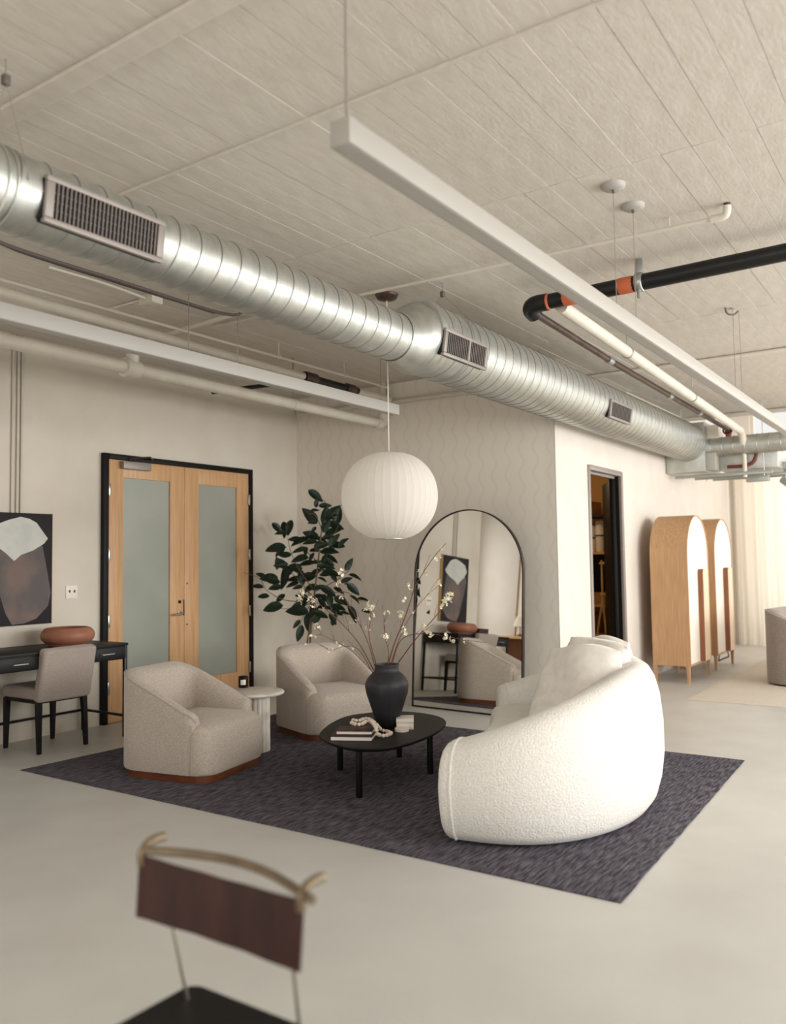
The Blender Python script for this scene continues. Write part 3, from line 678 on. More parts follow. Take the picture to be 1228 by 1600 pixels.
# ------------------------------------------------------------------ cushions
def cushion(name, label, cat, m, size, th, M4, group=None, seed=1, sag=.04):
    n = 18; V = []; rnd = random.Random(seed); ph = [rnd.uniform(0, 6) for _ in range(4)]
    for side in (1, -1):
        for j in range(n+1):
            for i in range(n+1):
                a, b = -1+2*i/n, -1+2*j/n
                e = max(0, (1-abs(a)**2.6))*max(0, (1-abs(b)**2.6))
                x = a*sqrt(1-.22*b*b)*size/2; y = b*sqrt(1-.22*a*a)*size/2
                wv = .10*sin(5*a+ph[0]+2*b)+.10*sin(4*b+ph[1]-3*a)
                z = side*(.007+th/2*(e**.5)*(1+wv))
                z += sag*(a*a-.4)+.02*sin(3*b+ph[2])
                V.append((x, y, z))
    nn = (n+1)**2; F = grid_faces(n+1, n+1)+[tuple(nn+q for q in f[::-1]) for f in grid_faces(n+1, n+1)]
    lp = [i for i in range(n+1)]+[j*(n+1)+n for j in range(1, n+1)]+[n*(n+1)+i for i in range(n-1, -1, -1)]+[j*(n+1) for j in range(n-1, 0, -1)]
    F += [(lp[q], nn+lp[q], nn+lp[(q+1) % len(lp)], lp[(q+1) % len(lp)]) for q in range(len(lp))]
    mm = bpy.data.meshes.new(name); mm.from_pydata(V, [], F)
    bm = bmesh.new(); bm.from_mesh(mm); bmesh.ops.recalc_face_normals(bm, faces=bm.faces); bm.to_mesh(mm); bm.free()
    mm.polygons.foreach_set('use_smooth', [True]*len(mm.polygons)); mm.materials.append(m)
    o = bpy.data.objects.new(name, mm); C.objects.link(o); o.matrix_world = M4
    return tag(o, label, cat, group)

# ------------------------------------------------------------------ curved sofa
sf_ang = atan2(-.34, -.94)
sofa = thing('curved_sofa', 'curved white boucle sofa on the dark rug', 'sofa', (-2.245, 4.953, 0), sf_ang)
SA, SB, SU = 1.15, .78, .15
def sofa_pts(n=44):
    P = []; uf = .375
    for i in range(6):
        P.append((uf+(SU-uf)*i/6, SA-.028*((1-i/6)**2), None))
    for i in range(n+1):
        t = pi*i/n; P.append((SU-SB*sin(t), SA*cos(t), None))
    for i in range(5, -1, -1): P.append((uf+(SU-uf)*i/6, -SA+.028*((1-i/6)**2), None))
    out = []
    for i, p in enumerate(P):
        a, b = P[max(i-1, 0)], P[min(i+1, len(P)-1)]; tx, ty = b[0]-a[0], b[1]-a[1]; l = sqrt(tx*tx+ty*ty)
        out.append((p[0], p[1]*(1 if p[1] > 0 else .90), (-ty/l*-1, tx/l*-1)))
    return out
SP = sofa_pts()
def sofa_h(u):
    return min(.518+.308*(.375-u), .806-.03*max(0, u+.56))
V = []; ring_n = 20
def sofa_ring(u, v, nx, ny, h, th, sc=1.0, push=0):
    # (outward offset, z): tucked foot, full belly, rolled top, inner face
    pr = [(-.16, .035), (-.06, .022), (-.005, .03), (.028, .075), (.055, .17), (.072, .30), (.070, h*.60), (.055, h*.78), (.03, h*.90), (.0, h*.965), (-.045, h), (-.09, h*1.004), (-.14, h*.985), (-th*.85, h*.94),
          (-th, h*.85), (-th*1.02, h*.7), (-th*.98, h*.55), (-th*.96, .25), (-th*.96, .12), (-th*.96, .04)]
    cz = h*.5; c_o = -.06
    for o_, z in pr:
        o2 = c_o+(o_-c_o)*sc; z2 = cz+(z-cz)*sc
        V.append((u+nx*o2+push, v+ny*o2, z2))
m_ = 5
def nrm(p): return p[2]
sgn = 1 if (SP[len(SP)//2][2][0] < 0) else -1
for i in range(m_+1):
    a = pi/2*(1-i/(m_+1)); p = SP[0]
    sofa_ring(p[0], p[1], sgn*p[2][0], sgn*p[2][1], sofa_h(p[0]), .21, .66+.34*cos(a)**.7, .075*sin(a))
for p in SP: 
    sofa_ring(p[0], p[1], sgn*p[2][0], sgn*p[2][1], sofa_h(p[0]), .21+.05*max(0, min(1, (.2-p[0])/.7)))
for i in range(m_, -1, -1):
    a = pi/2*(1-i/(m_+1)); p = SP[-1]
    sofa_ring(p[0], p[1], sgn*p[2][0], sgn*p[2][1], sofa_h(p[0]), .21, .66+.34*cos(a)**.7, .075*sin(a))
nr = len(V)//ring_n
F = grid_faces(nr, ring_n)+[(i*ring_n+ring_n-1, i*ring_n, (i+1)*ring_n, (i+1)*ring_n+ring_n-1) for i in range(nr-1)]
F += [tuple(range(ring_n)), tuple((nr-1)*ring_n+j for j in range(ring_n))]
SV = V; shell = mesh('shell', V, F, M_boucle, sofa, True, sharp=75)
for base in ((m_+1)*ring_n, (nr-m_-2)*ring_n):
    tube('piping', [Vector(SV[base+j])+Vector((.004, 0, 0)) for j in range(2, 17)], .008, M_boucle, shell, 6)
# seat: cross-sections from one arm to the other
V = []; ncs = 14; nv = 30
for i in range(nv+1):
    v = -.86+1.815*i/nv; q = min(1, abs(v)/(.955 if v > 0 else .86))
    back = SU-(SB-.17)*sqrt(max(0, 1-(v/(SA-.12))**2)); front = .37+.11*q*q-.04*q**10
    zt = .405-.05*q**10+.012*(1-q*q)
    for u, z in ((back, .06), (front-.05, .05), (front-.012, .065), (front+.008, .12), (front+.016, .2), (front+.016, .29), (front+.006, zt-.055), (front-.018, zt-.022), (front-.055, zt-.004), (front-.12, zt+.004), (front*.6+back*.4, zt+.010), (front*.4+back*.6, zt+.010), (back+.05, zt), (back, zt-.02)):
        V.append((u, v, z))
F = grid_faces(nv+1, ncs, True)+[tuple(range(ncs)), tuple(nv*ncs+j for j in range(ncs))]
mesh('seat', V, F, M_boucle, sofa, True, sharp=70)
V, F = prismgeo([(SU-(SB-.12)*sin(pi*i/24)+.0, (SA-.14)*cos(pi*i/24)) for i in range(25)]+[(.36, -.95), (.36, .95)], .0115, .05)
mesh('base', V, F, M_black, sofa)
wsofa = Matrix.Translation((-2.245, 4.953, 0)) @ Matrix.Rotation(sf_ang, 4, 'Z')
def place(u, v, z, yaw, tilt, roll=0):
    return wsofa @ Matrix.Translation((u, v, z)) @ Matrix.Rotation(yaw, 4, 'Z') @ Matrix.Rotation(radians(90)-tilt, 4, 'Y') @ Matrix.Rotation(roll, 4, 'Z')
cushion('throw_pillow', 'large white throw pillow nearest the low sofa arm', 'pillow', M_pillow, .62, .24, place(-.18, .06, .62, .90, .52, .05), 'white pillows on the sofa', 2)
cushion('throw_pillow', 'white throw pillow leaning in the middle of three on the sofa', 'pillow', M_pillow, .58, .22, place(-.27, -.17, .655, .80, .46, -.05), 'white pillows on the sofa', 5)
cushion('throw_pillow', 'white throw pillow at the back of the sofa by the doorway', 'pillow', M_pillow, .54, .20, place(-.31, -.37, .665, .65, .40, .04), 'white pillows on the sofa', 9)
cushion('seat_cushion', 'pale cushion lying in the farther grey lounge chair', 'cushion', M_cush, .55, .18, Matrix.Translation((-1.42, 11.7, .70)) @ Matrix.Rotation(-.2, 4, 'Z') @ Matrix.Rotation(radians(62), 4, 'Y'), None, 4)

# ------------------------------------------------------------------ coffee table and what stands on it
TZ = .32
tp = [(498, 1149), (507, 1155.5), (520, 1161.5), (538, 1166.5), (558, 1169.5), (582, 1170), (605, 1168.5), (632, 1162.5), (656, 1154.5), (673, 1147.5), (686, 1140.5), (695, 1133), (697, 1127), (690, 1121), (675, 1116.5), (652, 1113), (630, 1111.5), (610, 1111), (590, 1112), (574, 1113.8), (556, 1116), (540, 1119.5), (528, 1124), (516, 1130.5), (506, 1138), (500, 1144)]
P3 = [at(x, y, 'z', TZ) for x, y in tp]; tc_ = sum(P3, Vector())/len(P3)
ct = thing('coffee_table', 'low black wooden coffee table with rounded triangular top', 'coffee table', (tc_.x, tc_.y, 0))
loop = smoothpts(P3+[P3[0]], 3)[:-1]; pl = [((p-tc_).x, (p-tc_).y) for p in loop]
V = []; lv = [(.955, TZ-.026), (.985, TZ-.020), (.998, TZ-.010), (1.0, TZ-.004), (.994, TZ)]
for s_, z in lv: V += [(x*s_, y*s_, z) for x, y in pl]
n = len(pl); mesh('table_top', V, grid_faces(len(lv), n, True)+[tuple(range(n)), tuple((len(lv)-1)*n+j for j in range(n))], M_ebony, ct, True, sharp=40)
ld = meshdata('leg', *lathegeo([(.019, 0.0115), (.021, .014), (.021, TZ-.025)], 16), M_ebony, True)
for x, y in ((-3.139, 4.185), (-3.66, 4.666), (-3.52, 5.187), (-3.07, 4.893)): inst('leg', ld, ct, (x-tc_.x, y-tc_.y, 0))
def onT(x, y, z=TZ): return at(x, y, 'z', z)
# books
yawb = radians(58)
b0 = onT(553, 1153); 
bk = thing('book', 'lower white-edged book lying on the coffee table', 'book', (b0.x, b0.y, TZ), 0, 'books on the coffee table')
def book(t, w, d, h, ang, cm):
    R_ = (0, 0, ang)
    obox('pages', (0, 0, h/2), (w-.012, d-.012, h-.008), M_paper, t, R_)
    obox('cover', (0, 0, .002), (w, d, .004), cm, t, R_, .001); obox('cover', (0, 0, h-.002), (w, d, .004), cm, t, R_, .001)
book(bk, .27, .21, .030, yawb-radians(32), M_bookd)
b1 = onT(556, 1143, TZ+.03)
bk2 = thing('book', 'upper brown-covered book stacked on the coffee table', 'book', (b0.x-.005, b0.y+.03, TZ+.0305), 0, 'books on the coffee table')
book(bk2, .235, .175, .024, yawb-radians(30), M_bookc)
# bead garland draped over the books
gl = thing('bead_garland', 'pale wooden bead garland draped over the books', 'bead garland', (b0.x, b0.y, TZ))
zb_ = TZ+.0545+.0125
bp_ = [(547, 1128, zb_), (553, 1131, zb_), (560, 1132, zb_), (567, 1130.5, zb_), (573, 1127, zb_), (580, 1128, zb_), (585, 1133, zb_), (588, 1139, zb_-.004), (589, 1146, zb_-.03), (594, 1149, TZ+.0125), (601, 1149.5, TZ+.0125), (608, 1147.5, TZ+.0125), (611, 1145.5, TZ+.0125),
       (605, 1143, TZ+.0125), (598, 1141.5, TZ+.015), (593, 1138, TZ+.03), (588, 1132, zb_-.006), (578, 1124.5, zb_), (570, 1123, zb_), (562, 1126, zb_), (555, 1126, zb_), (549, 1124.5, zb_)]
path = smoothpts([at(x, y, 'z', z) for x, y, z in bp_], 10)
bdm = meshdata('bead', *lathegeo([(.004, -.0118), (.0105, -.0085), (.0135, 0), (.0105, .0085), (.004, .0118)], 12), M_bead, True)
acc = 0; last = path[0]; tdir = Vector((1, 0, 0))
for i in range(1, len(path)):
    acc += (path[i]-path[i-1]).length
    if acc >= .0255:
        acc = 0; d = (path[i]-path[i-1]).normalized(); o = bpy.data.objects.new('bead', bdm); C.objects.link(o); o.parent = gl
        o.matrix_parent_inverse = wm(gl).inverted(); o.matrix_basis = Matrix.Translation(path[i]) @ d.to_track_quat('Z', 'Y').to_matrix().to_4x4()
tube('cord', path[::3], .0022, M_bead, gl, 5, world=True)
# vase
v0 = at(597, 1128, 'z', TZ); v0 = Vector((-3.335, 4.775, TZ))
va = thing('vase', 'dark charcoal ceramic urn vase on the coffee table', 'vase', tuple(v0))
pr = [(.001, 0), (.066, 0), (.070, .006), (.078, .04), (.098, .10), (.122, .17), (.141, .23), (.150, .275), (.146, .30), (.134, .325), (.112, .35), (.090, .368), (.082, .378), (.081, .40), (.084, .415), (.084, .421), (.078, .422), (.075, .41), (.072, .38), (.06, .33), (.001, .30)]
V, F = lathegeo(pr, 72); V2 = []
for i, (x, y, z) in enumerate(V):
    k_ = i % 72; fl = .0022*(1 if z < .26 else 0)*(1 if z > .03 else 0)*cos(k_/72*2*pi*24); r_ = sqrt(x*x+y*y)
    V2.append((x*(1+fl/max(r_, .02)), y*(1+fl/max(r_, .02)), z))
mesh('body', V2, F, M_vase, va, True, sharp=60)
# white boxes
wb = thing('gift_box', 'white square box stacked behind the vase on coffee table', 'box', (0, 0, 0)); c_ = onT(633, 1137); wb.location = (c_.x, c_.y, TZ); wb.rotation_euler = (0, 0, radians(33))
obox('base', (0, 0, .022), (.115, .15, .044), M_wbox, wb, bev=.003); obox('lid', (0, 0, .058), (.118, .153, .026), M_wbox, wb, bev=.003)
cs = thing('coaster_stack', 'small stack of round white coasters beside the white box', 'coasters', tuple(onT(628, 1142.5)), 0)
for k in range(2): lathe('coaster', [(.001, 0), (.046, 0), (.048, .003), (.048, .009), (.046, .011), (.001, .011)], M_wbox, cs, 28, (0, 0, .0115*k))
# side table and candle
sc_ = Vector((-4.60, 4.80, 0))
st = thing('side_table', 'round travertine side table between the armchairs', 'side table', tuple(sc_))
V = []; nf = 20; seg = nf*6
for z, s_ in ((.0115, 1), (.435, 1)):
    for k in range(seg): 
        a = 2*pi*k/seg; r_ = .115+.007*abs(sin(nf*a/2)); V.append((r_*cos(a), r_*sin(a), z))
mesh('fluted_column', V, grid_faces(2, seg, True)+[tuple(range(seg)), tuple(range(seg, 2*seg))], M_marble, st, True, sharp=50)
lathe('table_top', [(.001, .435), (.215, .435), (.228, .440), (.233, .450), (.228, .460), (.215, .465), (.001, .465)], M_marble, st, 48)
cd = thing('candle', 'small black candle jar with white label on the round side table', 'candle', tuple(at(380, 1074, 'z', .465)))
lathe('jar', [(.001, 0), (.036, 0), (.038, .003), (.038, .088), (.035, .088), (.034, .072), (.001, .070)], M_candle, cd, 28)
V = []
for z in (.024, .064):
    for k in range(9):
        a = radians(-78)+radians(62)*k/8; V.append((.0385*cos(a), .0385*sin(a), z))
mesh('label_sticker', V, grid_faces(2, 9), M_paper, cd, True)

# ------------------------------------------------------------------ pendant lantern
LP = CAM+ray(608.5, 775)*6.1; LR, LHh = .3495, .3077
pn = thing('pendant_lantern', 'round white ribbed paper-like pendant lantern over the coffee table', 'pendant lamp', (LP.x, LP.y, LP.z-LHh))
V = []; nrib = 40; seg = nrib*4; nz = 26
for j in range(nz+1):
    a = -pi/2+pi*(j/nz); a = max(-1.30, min(1.30, a*.83))
    cr, cz = cos(a), sin(a)
    rr = LR*cr**.86; z = LHh*(1 if cz > 0 else 1)*(cz/abs(sin(1.30)))
    for k in range(seg):
        t = 2*pi*k/seg; sc2 = 1-.006*abs(sin(nrib*t/2))**.7+.0
        V.append((rr*sc2*cos(t), rr*sc2*sin(t), z+LHh))
mesh('shade', V, grid_faces(nz+1, seg, True)+[tuple(range(seg)), tuple(nz*seg+k for k in range(seg))], M_lamp, pn, True, sharp=80)
for k in range(nrib):
    t = 2*pi*(k+.0)/nrib; Q = []
    for j in range(0, nz+1):
        a = -pi/2+pi*(j/nz); a = max(-1.30, min(1.30, a*.83)); rr = LR*cos(a)**.86*1.001; Q.append((rr*cos(t), rr*sin(t), LHh*sin(a)/sin(1.30)+LHh))
    tube('rib', Q, .0012, M_lamp, pn, 5)
lathe('bottom_ring', [(.092, -.004), (.104, -.004), (.104, .006), (.092, .006)], M_steel, pn, 32)
lathe('top_cap', [(.001, 2*LHh-.002), (.03, 2*LHh-.002), (.028, 2*LHh+.01), (.006, 2*LHh+.016), (.001, 2*LHh+.016)], M_lamp, pn, 20)
tube('cord', [(0, 0, 2*LHh), (0, 0, CE-LP.z+LHh)], .0042, M_lamp, pn, 8)
zc_ = CE-LP.z+LHh
lathe('canopy', [(.001, zc_-.055), (.03, zc_-.055), (.07, zc_-.042), (.085, zc_-.014), (.085, zc_-.004), (.001, zc_-.004)], M_copper, pn, 28)

# ------------------------------------------------------------------ arched mirror
MY, ML = .06, .06
mt = Vector((cos(MY), -sin(MY), 0)); mn = Vector((-sin(MY)*cos(ML), -cos(MY)*cos(ML), sin(ML))); mu = mt.cross(mn); mu = mu if mu.z > 0 else -mu
mr = thing('arched_mirror', 'tall arched floor mirror with thin dark frame against patterned wall', 'mirror', (-4.663, 7.108, 0))
mr.matrix_basis = Matrix(((mt.x, mn.x, mu.x, -4.663), (mt.y, mn.y, mu.y, 7.108), (mt.z, mn.z, mu.z, 0.004), (0, 0, 0, 1)))
MW, MH = 1.246, 1.938
def arch(ins, n=40):
    r = MW/2-ins; zc = MH-MW/2; P = [(ins, ins)]
    for i in range(n+1):
        t = pi-pi*i/n; P.append((MW/2+r*cos(t), zc+r*sin(t)))
    P.append((MW-ins, ins)); return P
def mir_ring(o_, i_, y0, y1, m, name):
    A, B = arch(o_), arch(i_); n = len(A); V = [(x, y0, z) for x, z in A]+[(x, y0, z) for x, z in B]+[(x, y1, z) for x, z in A]+[(x, y1, z) for x, z in B]; F = []
    for i in range(n):
        j = (i+1) % n
        F += [(i, j, n+j, n+i), (2*n+i, 2*n+j, 3*n+j, 3*n+i), (i, j, 2*n+j, 2*n+i), (n+i, n+j, 3*n+j, 3*n+i)]
    mesh(name, V, F, m, mr)
mir_ring(0, .011, -.034, .006, M_bronze, 'frame')
A = arch(.009); n = len(A); mesh('glass', [(x, -.004, z) for x, z in A]+[(x, -.010, z) for x, z in A], [tuple(range(n)), tuple(range(n, 2*n))]+[(i, (i+1) % n, n+(i+1) % n, n+i) for i in range(n)], M_mirror, mr)
A = arch(.009); mesh('back_panel', [(x, -.014, z) for x, z in A]+[(x, -.030, z) for x, z in A], [tuple(range(n)), tuple(range(n, 2*n))]+[(i, (i+1) % n, n+(i+1) % n, n+i) for i in range(n)], M_black, mr)
# rear prop that holds it off the wall
tube('rear_prop', [(MW/2, -.03, 1.2), (MW/2, -.30, .03)], .012, M_bronze, mr, 8)

# ------------------------------------------------------------------ desk with bowl
dk = thing('desk', 'black writing desk with metal drawer pulls against the left wall', 'desk', (-6.25, 4.06, 0))
DXa, DXb, DYa, DYb, DH = -6.55, -5.945, 3.47, 4.685, .785
box('desktop', (DXa, DYa, DH-.022), (DXb, DYb, DH), M_ebony, dk, .003, world=True)
box('apron', (DXa+.02, DYa+.02, DH-.135), (DXb-.012, DYb-.004, DH-.022), M_ebony, dk, .002, world=True)
for k in range(3):
    ya = DYa+.03+k*.39
    dw = box('drawer', (DXb-.014, ya, DH-.128), (DXb+.002, ya+.375, DH-.028), M_ebony, dk, .003, world=True)
    tube('pull', [(DXb+.002, ya+.13, DH-.078), (DXb+.024, ya+.13, DH-.078), (DXb+.024, ya+.245, DH-.078), (DXb+.002, ya+.245, DH-.078)], .006, M_steel, dw, 8, world=True)
for x in (DXa+.02, DXb-.02):
    for y in (DYa+.02, DYb-.02): box('leg', (x-.014, y-.014, 0), (x+.014, y+.014, DH-.022), M_blackm, dk, .002, world=True)
for y in (DYa+.02, DYb-.02): box('stretcher', (DXa+.03, y-.008, .165), (DXb-.03, y+.008, .185), M_blackm, dk, world=True)
box('stretcher', (DXa+.012, DYa+.03, .165), (DXa+.028, DYb-.03, .185), M_blackm, dk, world=True)
bc = at(102, 1000, 'x', -6.18); 
bw_ = thing('bowl', 'wide squat terracotta bowl on the black desk', 'bowl', (-6.20, 4.275, DH))
bo = lathe('body', [(.001, 0), (.135, 0), (.150, .006), (.152, .014), (.178, .022), (.205, .045), (.214, .072), (.205, .098), (.180, .118), (.160, .124), (.150, .118), (.175, .09), (.18, .07), (.15, .04), (.001, .03)], M_terra, bw_, 56); bo.scale = (1, 1, 1.22)
nb_ = thing('notebook_box', 'dark brown box at the far end of the black desk', 'box', (-6.40, 3.60, DH)); obox('body', (0, 0, .045), (.20, .22, .085), M_bookd, nb_, bev=.004); obox('lid', (0, 0, .095), (.205, .225, .02), M_bookd, nb_, bev=.004)

# ------------------------------------------------------------------ desk chair
dc = thing('desk_chair', 'taupe upholstered chair with black legs pulled up to the desk', 'chair', (-6.02, 4.085, 0), radians(180))
# local +x faces the desk
def legd(x0, y0, x1, y1, zt):
    V = []; 
    for (x, y, z, h) in ((x1, y1, 0.0, .013), (x1, y1, .02, .014), (x0, y0, zt, .021)):
        V += [(x-h, y-h, z), (x+h, y-h, z), (x+h, y+h, z), (x-h, y+h, z)]
    return V, grid_faces(3, 4, True)+[(0, 1, 2, 3), (8, 9, 10, 11)]
for sy in (-1, 1):
    V, F = legd(-.02, sy*.200, -.045, sy*.208, .40); mesh('leg', V, F, M_black, dc)
    V, F = legd(.40, sy*.205, .405, sy*.208, .40); mesh('leg', V, F, M_black, dc)
obox('seat_rail', (.19, 0, .395), (.45, .44, .03), M_black, dc, bev=.003)
# seat
def slab(name, c, size, m, parent, r, n=5):
    bm = bmesh.new(); bmesh.ops.create_cube(bm, size=1)
    for v in bm.verts: v.co = Vector((v.co.x*size[0]+c[0], v.co.y*size[1]+c[1], v.co.z*size[2]+c[2]))
    bmesh.ops.bevel(bm, geom=bm.edges[:], offset=r, segments=n, affect='EDGES', profile=.5)
    mm = bpy.data.meshes.new(name); bm.to_mesh(mm); bm.free(); mm.polygons.foreach_set('use_smooth', [True]*len(mm.polygons)); mm.materials.append(m)
    return link(bpy.data.objects.new(name, mm), parent)
slab('seat', (.19, 0, .455), (.47, .47, .095), M_taupe2, dc, .03)
bkr = slab('backrest', (0, 0, .20), (.085, .475, .42), M_taupe2, dc, .028); bkr.location = (-.03, 0, .405); bkr.rotation_euler = (0, radians(-12), 0)

# ------------------------------------------------------------------ potted tree behind the armchair
PY = 6.86
def pp(x, y, dy=0): return at(380+x/3.8375, 690+y/3.8375, 'y', PY+dy)
tr = thing('potted_tree', 'dark leafy rubber plant in pot between armchair and patterned wall', 'potted plant', (pp(400, 1240).x, PY, 0))
base = Vector((pp(400, 1240).x, PY, 0))
tx = base.x
def trunk(pts, r0, r1, name='branch'):
    P = smoothpts(pts, 5); n = len(P); tube(name, P, [r0+(r1-r0)*i/(n-1) for i in range(n)], M_trunk, tr, 7, world=True)
trunk([(tx, PY, .30), pp(400, 1240), pp(405, 1130), pp(425, 940), pp(440, 800), pp(460, 620), pp(475, 480), pp(490, 370), pp(470, 345)], .014, .004, 'trunk')
trunk([(tx+.03, PY+.04, .30), pp(385, 1240, .05), pp(395, 1130, .05), pp(410, 1000, .1), pp(390, 900, .12)], .011, .005, 'trunk')
for b in ([(430, 900), (330, 760), (285, 660), (265, 570)], [(425, 940), (340, 840), (260, 760), (230, 730)], [(420, 960), (250, 950), (140, 890), (100, 820), (0, 785)],
          [(430, 900), (560, 830), (635, 770), (640, 740)], [(440, 800), (520, 720), (540, 700)], [(425, 940), (360, 1050), (330, 1130)], [(430, 930), (560, 950), (650, 1010)],
          [(430, 930), (600, 900), (690, 950), (740, 960)], [(455, 640), (540, 560), (570, 500)], [(445, 720), (360, 640), (330, 600)], [(470, 520), (430, 440), (390, 430)], [(425, 950), (440, 1020), (400, 1070)], [(420, 960), (320, 1000), (180, 1000)]):
    dy0 = random.uniform(-.2, .2)-max(0, 330-b[-1][0])/330*.34
    trunk([pp(x, y, dy0*i/(len(b)-1)) for i, (x, y) in enumerate(b)], .005, .0022)
LV = """435 325 -40 90|440 365 80 50|492 385 0 65|535 425 42 115|400 445 -45 105|430 412 0 42|415 485 10 48|525 460 0 45|500 505 60 75|550 505 -20 95|540 540 20 90|245 530 88 88|225 550 5 62|190 640 10 108|305 585 5 62|340 600 25 98|405 560 -20 84|420 530 50 44|400 605 10 74|450 620 60 64|510 573 10 64|545 590 50 84|570 622 -5 74|340 655 15 84|250 680 5 68|335 705 15 95|410 695 60 54|435 655 0 64|520 660 0 94|488 700 70 58|530 705 -30 74|230 730 -45 74|225 740 5 74|380 733 10 84|440 725 0 62|510 750 -20 74|325 780 -25 84|265 785 50 88|240 820 80 115|310 828 5 84|380 815 15 94|475 830 -30 54|490 800 0 54|530 790 -10 94|545 815 -60 62|635 735 60 70|675 813 -25 74|620 830 20 62|660 885 -45 84|640 860 -20 62|105 800 -15 54|150 818 5 94|183 840 0 62|85 870 -5 64|120 928 5 62|190 875 10 68|325 875 15 54|222 940 40 64|175 995 15 104|365 970 70 58|315 985 30 58|320 1015 0 114|465 880 10 84|510 900 -30 94|520 955 -80 74|490 940 -40 64|575 895 -30 64|590 955 -30 84|405 1020 80 74|445 1050 60 74|392 1080 85 95|320 1095 50 54|338 1150 75 84|500 1000 -10 94|560 1025 -20 74|655 1035 -65 94|670 945 -40 64|720 950 -10 64|740 1020 -20 52|540 1075 80 48|610 1030 -10 52|470 940 -20 80|400 880 30 80|350 930 -10 70|445 780 20 70|290 860 20 70|430 580 -30 60|480 620 15 70"""
def leafdata(name, wid, fold, curl):
    V = []; n = 9
    for i in range(n+1):
        t = i/n; wd = wid*(sin(pi*t**.85)**.75)*(1-.25*t); zc = -curl*(t-.5)**2*2
        V += [(t-.5, -wd/2, zc+fold*wd), (t-.5, -wd*.25, zc+fold*wd*.35), (t-.5, 0, zc-.004), (t-.5, wd*.25, zc+fold*wd*.35), (t-.5, wd/2, zc+fold*wd)]
    return meshdata(name, V, grid_faces(n+1, 5), M_leaf, True)
LD = [leafdata('leaf', .50, .18, .10), leafdata('leaf', .56, .12, .16), leafdata('leaf', .46, .26, .06)]
rnd = random.Random(11)
LL = LV.split('|'); r4 = random.Random(4)
for q in range(34):
    x, y, a, l = [float(v) for v in LL[r4.randrange(len(LL))].split()]
    if 180 < x < 600 and y > 420: LL.append('%f %f %f %f' % (x+r4.uniform(-45, 45), y+r4.uniform(-40, 40), a+r4.uniform(-50, 50), l*.9))
for i, s_ in enumerate(LL):
    x, y, a, l = [float(q) for q in s_.split()]
    dy = rnd.uniform(-.22, .2)-max(0, 330-x)/330*.34; p = pp(x, y, dy); L_ = l/3.8375*(p-CAM).dot(fw)/FPX*1.28
    ax = (rt*cos(radians(a))+up*sin(radians(a))); 
    if x < 430: ax = -ax
    ax = (ax+fw*rnd.uniform(-.35, .35)).normalized()
    roll = rnd.uniform(.55, 1.45)                       # most leaves lie near flat and are seen from below the edge
    sd = fw.cross(ax).normalized(); nn = ax.cross(sd).normalized()
    if abs(a) > 44: roll = rnd.uniform(1.0, 1.7)
    y_ = (sd*sin(roll)+nn*cos(roll)).normalized(); z_ = ax.cross(y_)
    if z_.z < 0: y_, z_ = -y_, -z_
    o = bpy.data.objects.new('leaf', LD[i % 3]); C.objects.link(o); o.parent = tr; o.matrix_parent_inverse = wm(tr).inverted()
    o.matrix_basis = Matrix.Translation(p) @ Matrix((ax, y_, z_)).transposed().to_4x4() @ Matrix.Diagonal((L_, L_, L_, 1))
lathe('planter', [(.001, 0), (.13, 0), (.16, .02), (.185, .2), (.19, .34), (.175, .345), (.17, .30), (.001, .30)], M_pot, tr, 36)
lathe('soil', [(.001, .295), (.168, .295), (.168, .305), (.001, .312)], M_soil, tr, 24)

# ------------------------------------------------------------------ flowering branches in the vase
VM = v0+Vector((0, 0, .40)); vd = (VM-CAM).dot(fw)
def vp(x, y, dd=0):
    d = ray(380+x/3.8375, 690+y/3.8375); return CAM+d*(vd+dd)
def flower_mesh(seed):
    rn = random.Random(seed); V = []; F = []
    for f_ in range(5):
        c = Vector((rn.uniform(-1, 1), rn.uniform(-1, 1), rn.uniform(-.8, 1)))*.62
        nrm_ = (c+Vector((rn.uniform(-.5, .5), rn.uniform(-.5, .5), .4))).normalized(); a = nrm_.orthogonal().normalized(); b = nrm_.cross(a)
        for k in range(5):
            t0 = 2*pi*k/5+rn.uniform(-.1, .1); d = a*cos(t0)+b*sin(t0); e = -a*sin(t0)+b*cos(t0); s_ = .62; q = len(V)
            V += [c, c+(d*.55-e*.34)*s_+nrm_*.16, c+d*1.0*s_+nrm_*.30, c+(d*.55+e*.34)*s_+nrm_*.16]; F.append((q, q+1, q+2, q+3))
    return meshdata('blossom', V, F, M_bloss, False)
FM = [flower_mesh(s_) for s_ in range(4)]
